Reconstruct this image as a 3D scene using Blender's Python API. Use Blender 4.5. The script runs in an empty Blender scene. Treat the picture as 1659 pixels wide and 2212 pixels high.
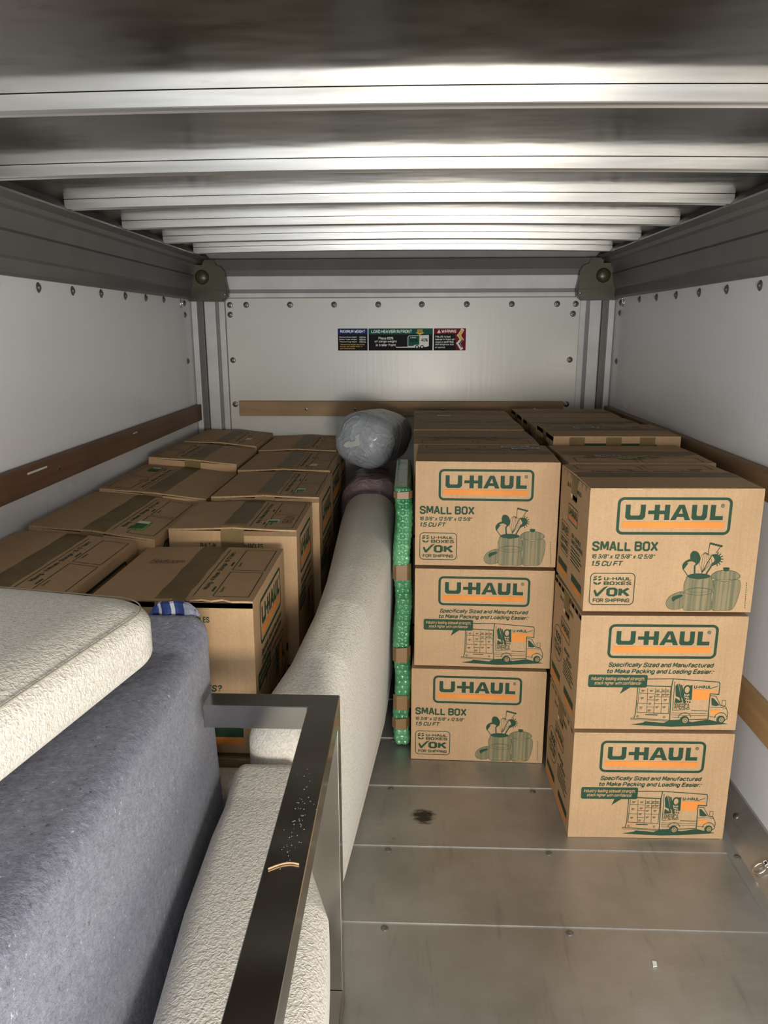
import bpy, bmesh, math, random
import numpy as np
from mathutils import Vector, Matrix
from mathutils.geometry import tessellate_polygon

S = bpy.context.scene
COL = S.collection
PI = math.pi
random.seed(7)

# ------------------------------------------------------------------ camera
cd = bpy.data.cameras.new('camera'); cam = bpy.data.objects.new('camera', cd); COL.objects.link(cam)
cam.matrix_world = Matrix(((0.99934, -0.006701, 0.035709, 0.0), (0.036276, 0.238783, -0.970395, 0.0),
                           (-0.002024, 0.97105, 0.238869, 1.3424), (0, 0, 0, 1)))
cd.sensor_fit = 'HORIZONTAL'; cd.sensor_width = 36.0; cd.lens = 1606.6 * 36.0 / 1659.0
cd.clip_start = 0.02
S.camera = cam

# ------------------------------------------------------------------ daylight outside the open rear door, plus an added warm fill
w = bpy.data.worlds.new('sky'); S.world = w; w.use_nodes = True
wb = w.node_tree.nodes['Background']; wb.inputs[0].default_value = (0.72, 0.84, 1.0, 1); wb.inputs[1].default_value = 0.62

def area(name, loc, target, sx, sy, power, col):
    l = bpy.data.lights.new(name, 'AREA'); l.shape = 'RECTANGLE'; l.size = sx; l.size_y = sy
    l.energy = power; l.color = col
    o = bpy.data.objects.new(name, l); COL.objects.link(o); o.location = loc
    o.rotation_euler = (Vector(target) - Vector(loc)).to_track_quat('-Z', 'Y').to_euler()
    return o
area('daylight_through_door', (-0.05, -0.75, 0.62), (-0.05, 2.0, 0.90), 1.9, 1.0, 26, (0.93, 0.96, 1.0))
area('warm_fill', (0.25, -0.60, 0.90), (0.15, 3.2, 1.05), 0.40, 0.30, 20, (1.0, 0.90, 0.74))  # added warm fill light behind the camera, not a fixture of the place

S.view_settings.view_transform = 'Standard'; S.view_settings.look = 'None'
S.view_settings.gamma = 1.0; S.view_settings.use_curve_mapping = False
S.view_settings.exposure = 0.64

# ------------------------------------------------------------------ materials
class NT:
    def __init__(s, name):
        s.m = bpy.data.materials.new(name); s.m.use_nodes = True; s.t = s.m.node_tree
        s.b = s.t.nodes['Principled BSDF']
    def n(s, typ, **kw):
        nd = s.t.nodes.new(typ)
        for k, v in kw.items():
            if k in nd.inputs: nd.inputs[k].default_value = v
            else: setattr(nd, k, v)
        return nd
    def l(s, a, b): s.t.links.new(a, b)
    def coords(s, scale=(1, 1, 1), kind='Object', rot=(0, 0, 0)):
        if kind == 'World': src = s.n('ShaderNodeNewGeometry').outputs['Position']
        else: src = s.n('ShaderNodeTexCoord').outputs[kind]
        mp = s.n('ShaderNodeMapping'); mp.inputs['Scale'].default_value = scale; mp.inputs['Rotation'].default_value = rot
        s.l(src, mp.inputs[0]); return mp.outputs[0]
    def noise(s, vec, scale, detail=4, rough=0.55):
        nd = s.n('ShaderNodeTexNoise'); nd.inputs['Scale'].default_value = scale
        nd.inputs['Detail'].default_value = detail; nd.inputs['Roughness'].default_value = rough
        s.l(vec, nd.inputs['Vector']); return nd.outputs['Fac']
    def ramp(s, fac, stops):
        nd = s.n('ShaderNodeValToRGB'); cr = nd.color_ramp
        while len(cr.elements) < len(stops): cr.elements.new(0.5)
        for e, (p, c) in zip(cr.elements, stops):
            e.position = p; e.color = (c, c, c, 1) if not isinstance(c, tuple) else (*c, 1)
        s.l(fac, nd.inputs[0]); return nd.outputs[0]
    def mix(s, fac, a, b, blend='MIX'):
        nd = s.n('ShaderNodeMix'); nd.data_type = 'RGBA'; nd.blend_type = blend
        for i, v in ((0, fac), (6, a), (7, b)):
            if hasattr(v, 'links'): s.l(v, nd.inputs[i])
            elif isinstance(v, tuple): nd.inputs[i].default_value = (*v, 1)
            else: nd.inputs[i].default_value = v
        return nd.outputs[2]
    def math(s, op, a, b=0.0):
        nd = s.n('ShaderNodeMath', operation=op)
        for i, v in ((0, a), (1, b)):
            if hasattr(v, 'links'): s.l(v, nd.inputs[i])
            else: nd.inputs[i].default_value = v
        return nd.outputs[0]
    def bump(s, h, strength=0.3, dist=0.01):
        nd = s.n('ShaderNodeBump'); nd.inputs['Strength'].default_value = strength; nd.inputs['Distance'].default_value = dist
        s.l(h, nd.inputs['Height']); s.l(nd.outputs[0], s.b.inputs['Normal']); return nd
    def set(s, **kw):
        for k, v in kw.items():
            i = s.b.inputs[k.replace('_', ' ')]
            if hasattr(v, 'links'): s.l(v, i)
            elif isinstance(v, tuple) and len(v) == 3: i.default_value = (*v, 1)
            else: i.default_value = v
        return s
M = {}
def plain(key, col, rough=0.5, metal=0.0, **kw):
    t = NT(key); v = t.noise(t.coords(), 9, 5)
    c = t.mix(t.ramp(v, [(0.3, 0.0), (0.7, 1.0)]), tuple(x * 0.88 for x in col), tuple(min(1, x * 1.08) for x in col))
    t.set(Base_Color=c, Roughness=rough, Metallic=metal, **kw); M[key] = t.m; return t

# painted plywood walls: white semigloss with faint vertical grain, scuffs
def wallmat(key, col, grain):
    t = NT(key); wv = t.coords((1, 1, 1), 'World')
    big = t.noise(wv, 1.6, 3)
    c = t.mix(t.ramp(big, [(0.35, 0.0), (0.7, 1.0)]), tuple(x * 0.93 for x in col), col)
    sc = t.noise(t.coords((14, 9, 2.2), 'World'), 2.2, 9, 0.7)
    c = t.mix(t.math('MULTIPLY', t.ramp(sc, [(0.74, 0.0), (0.82, 1.0)]), 0.03), c, tuple(x * 0.55 for x in col))
    t.set(Base_Color=c, Roughness=t.ramp(big, [(0.3, 0.26), (0.7, 0.33)]))
    g = t.noise(t.coords((24, 24, 1.1), 'World'), 2.6, 5, 0.6)
    t.bump(g, grain, 0.01); M[key] = t.m
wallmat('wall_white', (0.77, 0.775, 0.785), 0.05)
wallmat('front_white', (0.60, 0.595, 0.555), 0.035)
plain('cove_grey', (0.115, 0.112, 0.102), 0.45)
plain('frame_white', (0.56, 0.56, 0.55), 0.38)
plain('frame_grey', (0.20, 0.20, 0.20), 0.5)
plain('cap_olive', (0.052, 0.045, 0.022), 0.34)
plain('rivet_steel', (0.22, 0.215, 0.2), 0.38, 0.8)
plain('chrome', (0.75, 0.74, 0.72), 0.12, 1.0)
plain('dark_gap', (0.012, 0.011, 0.010), 0.8)

# aluminium roof sheet, brushed and smudged
t = NT('roof_sheet'); wv = t.coords((1, 1, 1), 'World')
n1 = t.noise(t.coords((0.9, 2.0, 1), 'World'), 2.3, 6, 0.62); n2 = t.noise(t.coords((5, 8, 5), 'World'), 2.2, 8, 0.7)
c = t.mix(t.ramp(n1, [(0.3, 0.0), (0.72, 1.0)]), (0.17, 0.155, 0.13), (0.30, 0.28, 0.245))
c = t.mix(t.ramp(n2, [(0.57, 0.0), (0.70, 0.7)]), c, (0.12, 0.10, 0.075))
t.set(Base_Color=c, Metallic=0.95, Roughness=t.ramp(n1, [(0.3, 0.13), (0.75, 0.24)]))
t.bump(t.noise(t.coords((1.1, 2.6, 1), 'World'), 1.6, 3), 0.12, 0.03); M['roof_sheet'] = t.m
# roof bow
t = NT('roof_bow'); n1 = t.noise(t.coords((0.6, 14, 14), 'World'), 4, 6, 0.6)
t.set(Base_Color=t.mix(t.ramp(n1, [(0.35, 0.0), (0.8, 1.0)]), (0.78, 0.77, 0.75), (0.55, 0.53, 0.49)), Metallic=0.88, Roughness=0.30); M['roof_bow'] = t.m
# steel floor plates: worn, streaked
t = NT('floor_steel')
n1 = t.noise(t.coords((1, 1, 1), 'World'), 2.6, 8, 0.62); n2 = t.noise(t.coords((16, 2.0, 1), 'World', (0, 0, -0.35)), 2.0, 7, 0.65)
n3 = t.noise(t.coords((1, 1, 1), 'World'), 9, 10, 0.75)
c = t.mix(t.ramp(n1, [(0.28, 0.0), (0.72, 1.0)]), (0.29, 0.285, 0.268), (0.50, 0.495, 0.47))
c = t.mix(t.ramp(n2, [(0.58, 0.0), (0.78, 0.42)]), c, (0.12, 0.11, 0.095))
c = t.mix(t.ramp(n3, [(0.66, 0.0), (0.74, 0.7)]), c, (0.09, 0.08, 0.065))
geo = t.n('ShaderNodeNewGeometry')                      # one dark grease spot on the floor
vd = t.n('ShaderNodeVectorMath', operation='DISTANCE'); t.l(geo.outputs['Position'], vd.inputs[0]); vd.inputs[1].default_value = (0.043, 1.845, 0.0)
sp = t.math('SUBTRACT', vd.outputs['Value'], t.math('MULTIPLY', t.noise(t.coords((34, 60, 1), 'World'), 1.0, 6, 0.7), 0.075))
c = t.mix(t.ramp(t.math('ADD', sp, 0.5), [(0.483, 0.92), (0.502, 0.0)]), c, (0.016, 0.013, 0.009))
t.set(Base_Color=c, Metallic=0.72, Roughness=t.ramp(n1, [(0.3, 0.36), (0.7, 0.5)]))
t.bump(t.noise(t.coords((4, 9, 1), 'World'), 3, 5), 0.06, 0.02); M['floor_steel'] = t.m

def wood(key, a, b, axis, rough=0.55):
    t = NT(key); sc = [26, 26, 26]; sc[axis] = 1.2
    n = t.noise(t.coords(tuple(sc), 'World'), 1.6, 7, 0.6); n2 = t.noise(t.coords((2, 2, 2), 'World'), 2.2, 4)
    c = t.mix(t.ramp(n, [(0.3, 0.0), (0.72, 1.0)]), a, b)
    c = t.mix(t.math('MULTIPLY', t.ramp(n2, [(0.45, 0.0), (0.8, 1.0)]), 0.45), c, tuple(x * 0.45 for x in a))
    t.set(Base_Color=c, Roughness=rough); t.bump(n, 0.12, 0.004); M[key] = t.m
wood('wood_left', (0.115, 0.055, 0.028), (0.19, 0.10, 0.052), 1)
wood('wood_back', (0.26, 0.155, 0.068), (0.37, 0.235, 0.11), 0)
wood('wood_right', (0.17, 0.095, 0.045), (0.31, 0.19, 0.095), 1)
wood('wood_pale', (0.36, 0.21, 0.085), (0.50, 0.31, 0.14), 1)

# cardboard: kraft with fine mottling and corrugation lines
t = NT('cardboard'); oc = t.coords()
n1 = t.noise(oc, 7, 6, 0.6); n2 = t.noise(oc, 240, 3, 0.7); nv = t.noise(t.coords((150, 150, 2)), 1.0, 3, 0.5)
c = t.mix(t.ramp(n1, [(0.3, 0.0), (0.72, 1.0)]), (0.43, 0.275, 0.145), (0.50, 0.325, 0.175))
c = t.mix(t.math('MULTIPLY', t.ramp(n2, [(0.4, 0.0), (0.65, 1.0)]), 0.35), c, (0.32, 0.195, 0.097))
c = t.mix(t.math('MULTIPLY', t.ramp(nv, [(0.45, 0.0), (0.7, 1.0)]), 0.22), c, (0.31, 0.19, 0.093))
t.set(Base_Color=c, Roughness=0.72); t.bump(t.noise(t.coords((130, 130, 3)), 1.0, 2), 0.05, 0.002); M['cardboard'] = t.m
t = NT('card_edge'); t.set(Base_Color=t.mix(t.ramp(t.noise(t.coords(), 90, 3), [(0.35, 0.0), (0.65, 1.0)]), (0.40, 0.26, 0.14), (0.50, 0.34, 0.19)), Roughness=0.8); M['card_edge'] = t.m
t = NT('tape'); n = t.noise(t.coords(), 14, 5, 0.6)
t.set(Base_Color=t.mix(t.ramp(n, [(0.3, 0.0), (0.7, 1.0)]), (0.150, 0.103, 0.045), (0.205, 0.144, 0.066)), Roughness=0.45, Specular_IOR_Level=0.15); t.bump(n, 0.25, 0.006); M['tape'] = t.m
plain('paper_tape', (0.25, 0.145, 0.062), 0.45)
for k, c_, r_ in (('green_ink', (0.027, 0.064, 0.037), 0.62), ('orange_ink', (0.70, 0.25, 0.055), 0.65), ('kraft_ink', (0.42, 0.27, 0.14), 0.7),
                  ('marker_ink', (0.050, 0.030, 0.016), 0.6), ('white_ink', (0.78, 0.78, 0.75), 0.5), ('black_ink', (0.008, 0.008, 0.009), 0.6),
                  ('blue_ink', (0.010, 0.028, 0.15), 0.6), ('teal_ink', (0.006, 0.10, 0.07), 0.6), ('red_ink', (0.19, 0.010, 0.016), 0.6),
                  ('yellow_ink', (0.75, 0.45, 0.06), 0.45), ('sticker_green', (0.16, 0.50, 0.09), 0.4), ('sticker_dark', (0.02, 0.14, 0.02), 0.4),
                  ('sticker_white', (0.72, 0.75, 0.70), 0.4), ('sticker_pale_green', (0.42, 0.60, 0.40), 0.4), ('sticker_pink', (0.70, 0.55, 0.55), 0.4), ('sticker_yellow', (0.62, 0.60, 0.28), 0.4)):
    plain(k, c_, r_, Specular_IOR_Level=0.12)
# halftone ink: stripes of faded green on kraft
t = NT('halftone_ink'); nv = t.noise(t.coords((170, 170, 4)), 1.0, 3, 0.6)
t.set(Base_Color=t.mix(t.ramp(nv, [(0.38, 0.0), (0.62, 1.0)]), (0.125, 0.125, 0.066), (0.25, 0.195, 0.10)), Roughness=0.7); M['halftone_ink'] = t.m

def boucle(key, a, b, size):
    t = NT(key); oc = t.coords()
    vo = t.n('ShaderNodeTexVoronoi'); vo.inputs['Scale'].default_value = 1.0 / size; vo.feature = 'SMOOTH_F1'
    ns = t.n('ShaderNodeTexNoise'); ns.inputs['Scale'].default_value = 0.6 / size; ns.inputs['Detail'].default_value = 2
    t.l(oc, ns.inputs['Vector']); ad = t.n('ShaderNodeMix'); ad.data_type = 'VECTOR'; ad.inputs[0].default_value = 0.015
    t.l(oc, ad.inputs[4]); t.l(ns.outputs['Color'], ad.inputs[5]); t.l(ad.outputs[1], vo.inputs['Vector'])
    n2 = t.noise(oc, 1.7 / size, 4, 0.6)
    h = t.math('SUBTRACT', t.math('MULTIPLY', n2, 0.25), vo.outputs['Distance'])
    c = t.mix(t.ramp(vo.outputs['Distance'], [(0.25, 1.0), (0.75, 0.0)]), a, b)  # loop tops lighter, gaps darker: occlusion shade put into the yarn colour
    t.set(Base_Color=c, Roughness=0.85, Sheen_Weight=0.25); t.bump(h, 0.7, size * 0.5); M[key] = t.m
boucle('boucle', (0.58, 0.535, 0.455), (0.76, 0.72, 0.64), 0.0046)
t = NT('seam_thread'); t.set(Base_Color=(0.70, 0.67, 0.60), Roughness=0.85); M['seam_thread'] = t.m
t = NT('seam_dark'); t.set(Base_Color=(0.36, 0.32, 0.25), Roughness=0.9); M['seam_dark'] = t.m
# recycled-fibre moving blanket
t = NT('blanket'); oc = t.coords()
n1 = t.noise(t.coords((1, 1, 0.8)), 95, 5, 0.8); n2 = t.noise(t.coords((1, 1, 0.6)), 130, 2, 0.6); n3 = t.noise(oc, 2.4, 4)
c = t.mix(t.ramp(n1, [(0.3, 0.0), (0.7, 1.0)]), (0.100, 0.107, 0.148), (0.25, 0.262, 0.330))
c = t.mix(t.ramp(n2, [(0.68, 0.0), (0.76, 0.8)]), c, (0.56, 0.58, 0.64))
c = t.mix(t.ramp(n2, [(0.25, 0.9), (0.35, 0.0)]), c, (0.03, 0.035, 0.065))
c = t.mix(t.ramp(n3, [(0.55, 0.0), (0.75, 0.35)]), c, (0.17, 0.15, 0.135))
t.set(Base_Color=c, Roughness=0.92, Sheen_Weight=0.2); t.bump(t.noise(oc, 160, 4, 0.7), 0.6, 0.004); M['blanket'] = t.m
plain('blanket_label', (0.012, 0.028, 0.13), 0.8); plain('sofa_grey', (0.35, 0.37, 0.42), 0.9)
# polished stainless tube
t = NT('tube_steel'); n = t.noise(t.coords((1, 1, 1)), 7, 2, 0.5)
t.set(Base_Color=t.mix(t.ramp(n, [(0.3, 0.0), (0.7, 1.0)]), (0.47, 0.455, 0.43), (0.56, 0.545, 0.52)), Metallic=1.0, Roughness=t.ramp(n, [(0.3, 0.13), (0.75, 0.22)])); M['tube_steel'] = t.m
t = NT('dust'); t.set(Base_Color=(0.6, 0.58, 0.55), Roughness=0.9); M['dust'] = t.m
# plastics
def plastic(key, a, b, trans, rough, sc, crease=0.0):
    t = NT(key); oc = t.coords(); n = t.noise(oc, sc, 5, 0.6)
    c = t.mix(t.ramp(n, [(0.35, 0.0), (0.68, 1.0)]), a, b)
    if crease:
        nz = t.n('ShaderNodeTexNoise'); nz.inputs['Scale'].default_value = sc * 0.8; nz.inputs['Detail'].default_value = 3; nz.inputs['Distortion'].default_value = 1.6; t.l(oc, nz.inputs['Vector'])
        rg = t.math('POWER', t.math('SUBTRACT', 1.0, t.math('MULTIPLY', t.math('ABSOLUTE', t.math('SUBTRACT', nz.outputs['Fac'], 0.5)), 2.0)), 9.0)
        c = t.mix(t.math('MULTIPLY', t.ramp(rg, [(0.6, 0.0), (1.0, 1.0)]), 0.32 * crease), c, (0.55, 0.57, 0.59)); t.bump(rg, 0.42 * crease, 0.010)
    else: t.bump(t.noise(oc, sc * 1.5, 4, 0.6), 0.3, 0.01)
    t.set(Base_Color=c, Roughness=rough, Transmission_Weight=trans, IOR=1.25, Coat_Weight=0.4, Coat_Roughness=0.15); M[key] = t.m
plastic('bag_grey', (0.26, 0.28, 0.305), (0.36, 0.38, 0.405), 0.0, 0.34, 9, 1.0)
plastic('bag_pink', (0.23, 0.16, 0.175), (0.36, 0.27, 0.285), 0.0, 0.32, 10, 1.0)
plastic('bag_torn', (0.36, 0.37, 0.365), (0.48, 0.485, 0.47), 0.0, 0.4, 12)
plastic('bubble_green', (0.035, 0.24, 0.085), (0.20, 0.56, 0.28), 0.42, 0.09, 13)
plain('wrapped_core', (0.55, 0.62, 0.42), 0.6)

# ------------------------------------------------------------------ mesh helpers
def link(name, verts, faces, mat, parent=None, smooth=False, mats=None, midx=None):
    me = bpy.data.meshes.new(name); me.from_pydata([tuple(v) for v in verts], [], [tuple(f) for f in faces])
    for m_ in (mats or [mat]): me.materials.append(M[m_])
    if midx is not None: me.polygons.foreach_set('material_index', midx)
    if smooth: me.polygons.foreach_set('use_smooth', [True] * len(me.polygons))
    me.update()
    o = bpy.data.objects.new(name, me); COL.objects.link(o)
    if parent: o.parent = parent
    return o
class G:
    """collects geometry of ONE mesh object"""
    def __init__(s): s.v = []; s.f = []; s.mi = []
    def add(s, v, f, mi=0):
        b = len(s.v); s.v += [tuple(p) for p in v]; s.f += [tuple(i + b for i in q) for q in f]; s.mi += [mi] * len(f); return s
    def box(s, x0, x1, y0, y1, z0, z1, mi=0, bev=0.0):
        if bev:
            bm = bmesh.new(); bmesh.ops.create_cube(bm, size=1.0)
            for v in bm.verts: v.co = Vector(((x0 + x1) / 2 + v.co.x * (x1 - x0), (y0 + y1) / 2 + v.co.y * (y1 - y0), (z0 + z1) / 2 + v.co.z * (z1 - z0)))
            bmesh.ops.bevel(bm, geom=bm.edges[:], offset=bev, segments=2, affect='EDGES', profile=0.6)
            bm.verts.index_update(); s.add([v.co[:] for v in bm.verts], [[v.index for v in f.verts] for f in bm.faces], mi); bm.free(); return s
        return s.add([(x0, y0, z0), (x1, y0, z0), (x1, y1, z0), (x0, y1, z0), (x0, y0, z1), (x1, y0, z1), (x1, y1, z1), (x0, y1, z1)],
                     [(0, 3, 2, 1), (4, 5, 6, 7), (0, 1, 5, 4), (1, 2, 6, 5), (2, 3, 7, 6), (3, 0, 4, 7)], mi)
    def prism(s, prof, p0, p1, mi=0):
        """prof: list of 3D points at p0, swept by p1-p0"""
        n = len(prof); d = Vector(p1) - Vector(p0)
        a = [Vector(q) for q in prof]; b = [q + d for q in a]
        s.add(a + b, [(i, (i + 1) % n, n + (i + 1) % n, n + i) for i in range(n)], mi)
        tri = tessellate_polygon([a]); s.add(a, [t_[::-1] for t_ in tri], mi); s.add(b, tri, mi); return s
    def tube(s, pts, r, n=8, mi=0, closed=False):
        P = [Vector(p) for p in pts]; rings = []
        for i, p in enumerate(P):
            a = P[i - 1] if (i or closed) else p; b = P[(i + 1) % len(P)] if (i < len(P) - 1 or closed) else p
            d = (b - a).normalized(); up = Vector((0, 0, 1)) if abs(d.z) < 0.9 else Vector((1, 0, 0))
            x = d.cross(up).normalized(); y = d.cross(x)
            rings.append([p + x * r * math.cos(2 * PI * k / n) + y * r * math.sin(2 * PI * k / n) for k in range(n)])
        v = [q for rg in rings for q in rg]; f = []; m_ = len(P)
        for i in range(m_ if closed else m_ - 1):
            j = (i + 1) % m_
            f += [(i * n + k, i * n + (k + 1) % n, j * n + (k + 1) % n, j * n + k) for k in range(n)]
        if not closed: f += [tuple(range(n))[::-1], tuple((m_ - 1) * n + k for k in range(n))]
        return s.add(v, f, mi)
    def dome(s, c, axis, r, h, n=14, m_=4, rim=0.0, mi=0):
        """shallow dome with its base at c, bulging along axis"""
        ax = Vector(axis).normalized(); up = Vector((0, 0, 1)) if abs(ax.z) < 0.9 else Vector((1, 0, 0))
        x = ax.cross(up).normalized(); y = ax.cross(x); c = Vector(c); v = []; f = []
        for i in range(m_ + 1):
            a = i / m_ * PI / 2; rr = r * math.cos(a) if i < m_ else r * 0.02
            v += [c + ax * h * math.sin(a) + (x * math.cos(2 * PI * k / n) + y * math.sin(2 * PI * k / n)) * rr for k in range(n)]
        for i in range(m_):
            f += [(i * n + k, i * n + (k + 1) % n, (i + 1) * n + (k + 1) % n, (i + 1) * n + k) for k in range(n)]
        f.append(tuple(m_ * n + k for k in range(n)))
        return s.add(v, f, mi)
    def build(s, name, mat, parent=None, smooth=False):
        mats = mat if isinstance(mat, list) else [mat]
        return link(name, s.v, s.f, None, parent, smooth, mats, s.mi)
def tag(o, label, cat, group=None):
    o['label'] = label; o['category'] = cat
    if group: o['group'] = group
    return o
def empty(name, loc, rot=(0, 0, 0)):
    o = bpy.data.objects.new(name, None); COL.objects.link(o); o.location = loc; o.rotation_euler = rot; o.empty_display_size = 0.05; return o
def struct(o): o['kind'] = 'structure'; return o
def copy_child(src, parent, loc=None, rot=None):
    c = src.copy(); COL.objects.link(c); c.parent = parent
    if loc is not None: c.location = loc
    if rot is not None: c.rotation_euler = rot
    return c

def roundbox(hx, hy, hz, r, step, warp=None):
    """numpy rounded box, half sizes hx hy hz, merged grid"""
    H = np.array([hx, hy, hz]); n = np.maximum(2, np.ceil(2 * H / step).astype(int)); idx = {}; V = []; F = []
    ax = [np.linspace(-H[i], H[i], n[i] + 1) for i in range(3)]
    def vid(i, j, k):
        key = (i, j, k)
        if key not in idx: idx[key] = len(V); V.append((ax[0][i], ax[1][j], ax[2][k]))
        return idx[key]
    for d in range(3):
        a, b = [(1, 2), (2, 0), (0, 1)][d]
        for side in (0, 1):
            for p in range(n[a]):
                for q in range(n[b]):
                    c = [0, 0, 0]; c[d] = n[d] * side; quad = []
                    for (pp, qq) in ((p, q), (p + 1, q), (p + 1, q + 1), (p, q + 1)):
                        c[a] = pp; c[b] = qq; quad.append(vid(*c))
                    F.append(quad if side else quad[::-1])
    V = np.array(V); R = np.minimum(r, H * 0.999) if np.isscalar(r) else np.array(r)
    inner = np.clip(V, -(H - R), H - R); d = (V - inner) / R; ln = np.linalg.norm(d, axis=1, keepdims=True); ln[ln == 0] = 1
    lim = np.maximum(np.abs(d).max(axis=1, keepdims=True), 1e-9)
    V = inner + d / ln * np.minimum(lim, 1) * R
    if warp: V = warp(V)
    return V, F
def fabric_obj(name, V, F, mat, parent=None, disp=0.0, size=0.01):
    me = bpy.data.meshes.new(name); me.vertices.add(len(V)); me.vertices.foreach_set('co', np.asarray(V, dtype=np.float32).ravel())
    Fa = np.array(F, dtype=np.int32); me.loops.add(Fa.size); me.loops.foreach_set('vertex_index', Fa.ravel())
    me.polygons.add(len(Fa)); me.polygons.foreach_set('loop_start', np.arange(0, Fa.size, 4, dtype=np.int32))
    me.polygons.foreach_set('loop_total', np.full(len(Fa), 4, dtype=np.int32)); me.update(calc_edges=True); me.validate()
    me.polygons.foreach_set('use_smooth', [True] * len(me.polygons)); me.materials.append(M[mat])
    o = bpy.data.objects.new(name, me); COL.objects.link(o)
    if parent: o.parent = parent
    if disp:
        tx = bpy.data.textures.new(name + '_relief', 'CLOUDS'); tx.noise_scale = size; tx.noise_depth = 1
        md = o.modifiers.new('relief', 'DISPLACE'); md.texture = tx; md.strength = disp; md.mid_level = 0.5; md.texture_coords = 'LOCAL'
    return o

# ------------------------------------------------------------------ the trailer
XL, XR, YF, Y0 = -1.049, 0.945, 3.64, -0.12
ZC = 1.700                                            # roof sheet
# floor: base pan and overlapping plates
fl = struct(G().box(-1.05, 0.95, Y0, YF + 0.02, -0.03, -0.006).build('floor', 'dark_gap'))
seams = [Y0, 0.111, 0.379, 0.647, 0.915, 1.183, 1.451, 1.717, 1.987, 2.257, 2.527, 2.797, 3.067, 3.337, YF]
bolt_mesh = None
for i in range(len(seams) - 1):
    a, b = seams[i], seams[i + 1]
    g = G(); t0 = 0.0022 if i else 0.0
    g.add([(XL, a + 0.001, -0.0055), (0.848, a + 0.001, -0.0055), (0.848, a + 0.001, t0), (XL, a + 0.001, t0), (0.848, b + 0.003, 0.0), (XL, b + 0.003, 0.0)],
          [(0, 1, 2, 3), (3, 2, 4, 5)])
    g.build('floor_plate', 'floor_steel', fl)
    for x in (-0.89, -0.472, -0.053, 0.370, 0.858):
        if bolt_mesh is None:
            gg = G().dome((0, 0, 0), (0, 0, 1), 0.0095, 0.003, 12, 3); gg.dome((0, 0, 0.0028), (0, 0, 1), 0.004, 0.0012, 8, 2)
            bolt_mesh = gg.build('floor_rivet', 'rivet_steel', fl, True); bolt_mesh.location = (x, b - 0.015, 0.0002)
        else: copy_child(bolt_mesh, fl, (x, b - 0.015, 0.0004 if x < 0.85 else 0.0026))
# steel flange and kick plate along both sides
kr = struct(G().prism([(0.838, Y0, 0.0), (0.838, Y0, 0.0025), (0.868, Y0, 0.0026), (0.938, Y0, 0.058), (0.9445, Y0, 0.058), (0.9445, Y0, -0.004)], (0, Y0, 0), (0, YF, 0)).build('trim_kick_right', 'floor_steel'))
kr.name = 'trim_1'
kl = struct(G().prism([(-0.972, Y0, 0.0), (-0.972, Y0, 0.0025), (-1.042, Y0, 0.058), (-1.0485, Y0, 0.058), (-1.0485, Y0, -0.004)], (0, Y0, 0), (0, YF, 0)).build('trim_2', 'floor_steel'))
for y in (1.45, 1.83, 2.2):
    G().dome((0.905, y, 0.0325), (-0.62, 0, 0.78), 0.009, 0.004, 12, 3).build('kick_rivet', 'rivet_steel', kr, True)
# walls
wl = struct(G().box(XL - 0.03, XL, Y0, YF + 0.03, -0.03, 1.74).build('wall_left', 'wall_white'))
wr = struct(G().box(XR, XR + 0.03, Y0, YF + 0.03, -0.03, 1.74).build('wall_right', 'wall_white'))
wb_ = struct(G().box(XL - 0.03, XR + 0.03, YF, YF + 0.03, -0.03, 1.74).build('wall_back', 'frame_grey'))
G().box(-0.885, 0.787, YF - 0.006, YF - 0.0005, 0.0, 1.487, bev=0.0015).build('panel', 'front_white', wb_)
def bolts(parent, pts, axis, r=0.0145):
    src = None
    for p in pts:
        if src is None:
            g = G().dome((0, 0, 0), axis, r, 0.0035, 16, 3); g.dome(Vector(axis) * 0.0034, axis, r * 0.55, 0.004, 12, 3)
            src = g.build('rivet', 'rivet_steel', parent, True); src.location = p
        else: copy_child(src, parent, p)
yb = YF - 0.0055
bolts(wb_, [(x, yb, 1.455) for x in (-0.864, -0.786, -0.577, -0.368, -0.159, 0.046, 0.257, 0.467, 0.678, 0.764)] +
      [(-0.864, yb, 1.41), (0.754, yb, 1.41), (-0.862, yb, 1.198), (0.751, yb, 1.199), (-0.861, yb, 0.986), (0.747, yb, 0.989)], (0, -1, 0))
bolts(wl, [(XL + .0005, 2.142 + (k - 1) * 0.2175, 1.456 + 0.0015 * k) for k in range(0, 7)] + [(XL + .0005, 3.523, z) for z in (1.46, 1.408, 1.198, 0.80)] + [(XL + .0005, 1.71 - .2175 * k, 1.455) for k in range(3)], (1, 0, 0))
bolts(wr, [(XR - .0005, 2.144 + (k - 2) * 0.2205, 1.453 + 0.001 * k) for k in range(0, 8)] + [(XR - .0005, 3.536, z) for z in (1.456, 1.411, 1.196)], (-1, 0, 0))
# corner posts of the front wall: ribbed extrusion
def post(name, xs, sx):
    root = struct(G().box(min(xs), max(xs), YF - 0.012, YF - 0.0005, 0.0, 1.50).build(name, 'frame_grey'))
    for (a, b, d) in ((0.004, 0.030, 0.022), (0.038, 0.062, 0.030), (0.066, 0.117, 0.020), (0.134, 0.160, 0.014)):
        x0, x1 = xs[0] + sx * a, xs[0] + sx * b
        G().box(min(x0, x1), max(x0, x1), YF - d, YF - 0.010, 0.0, 1.492, bev=0.002).build('rib', 'frame_white' if a != 0.038 else 'cove_grey', root)
post('trim_3', (XL, XL + 0.164), 1)
post('trim_4', (XR, XR - 0.158), -1)
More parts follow.
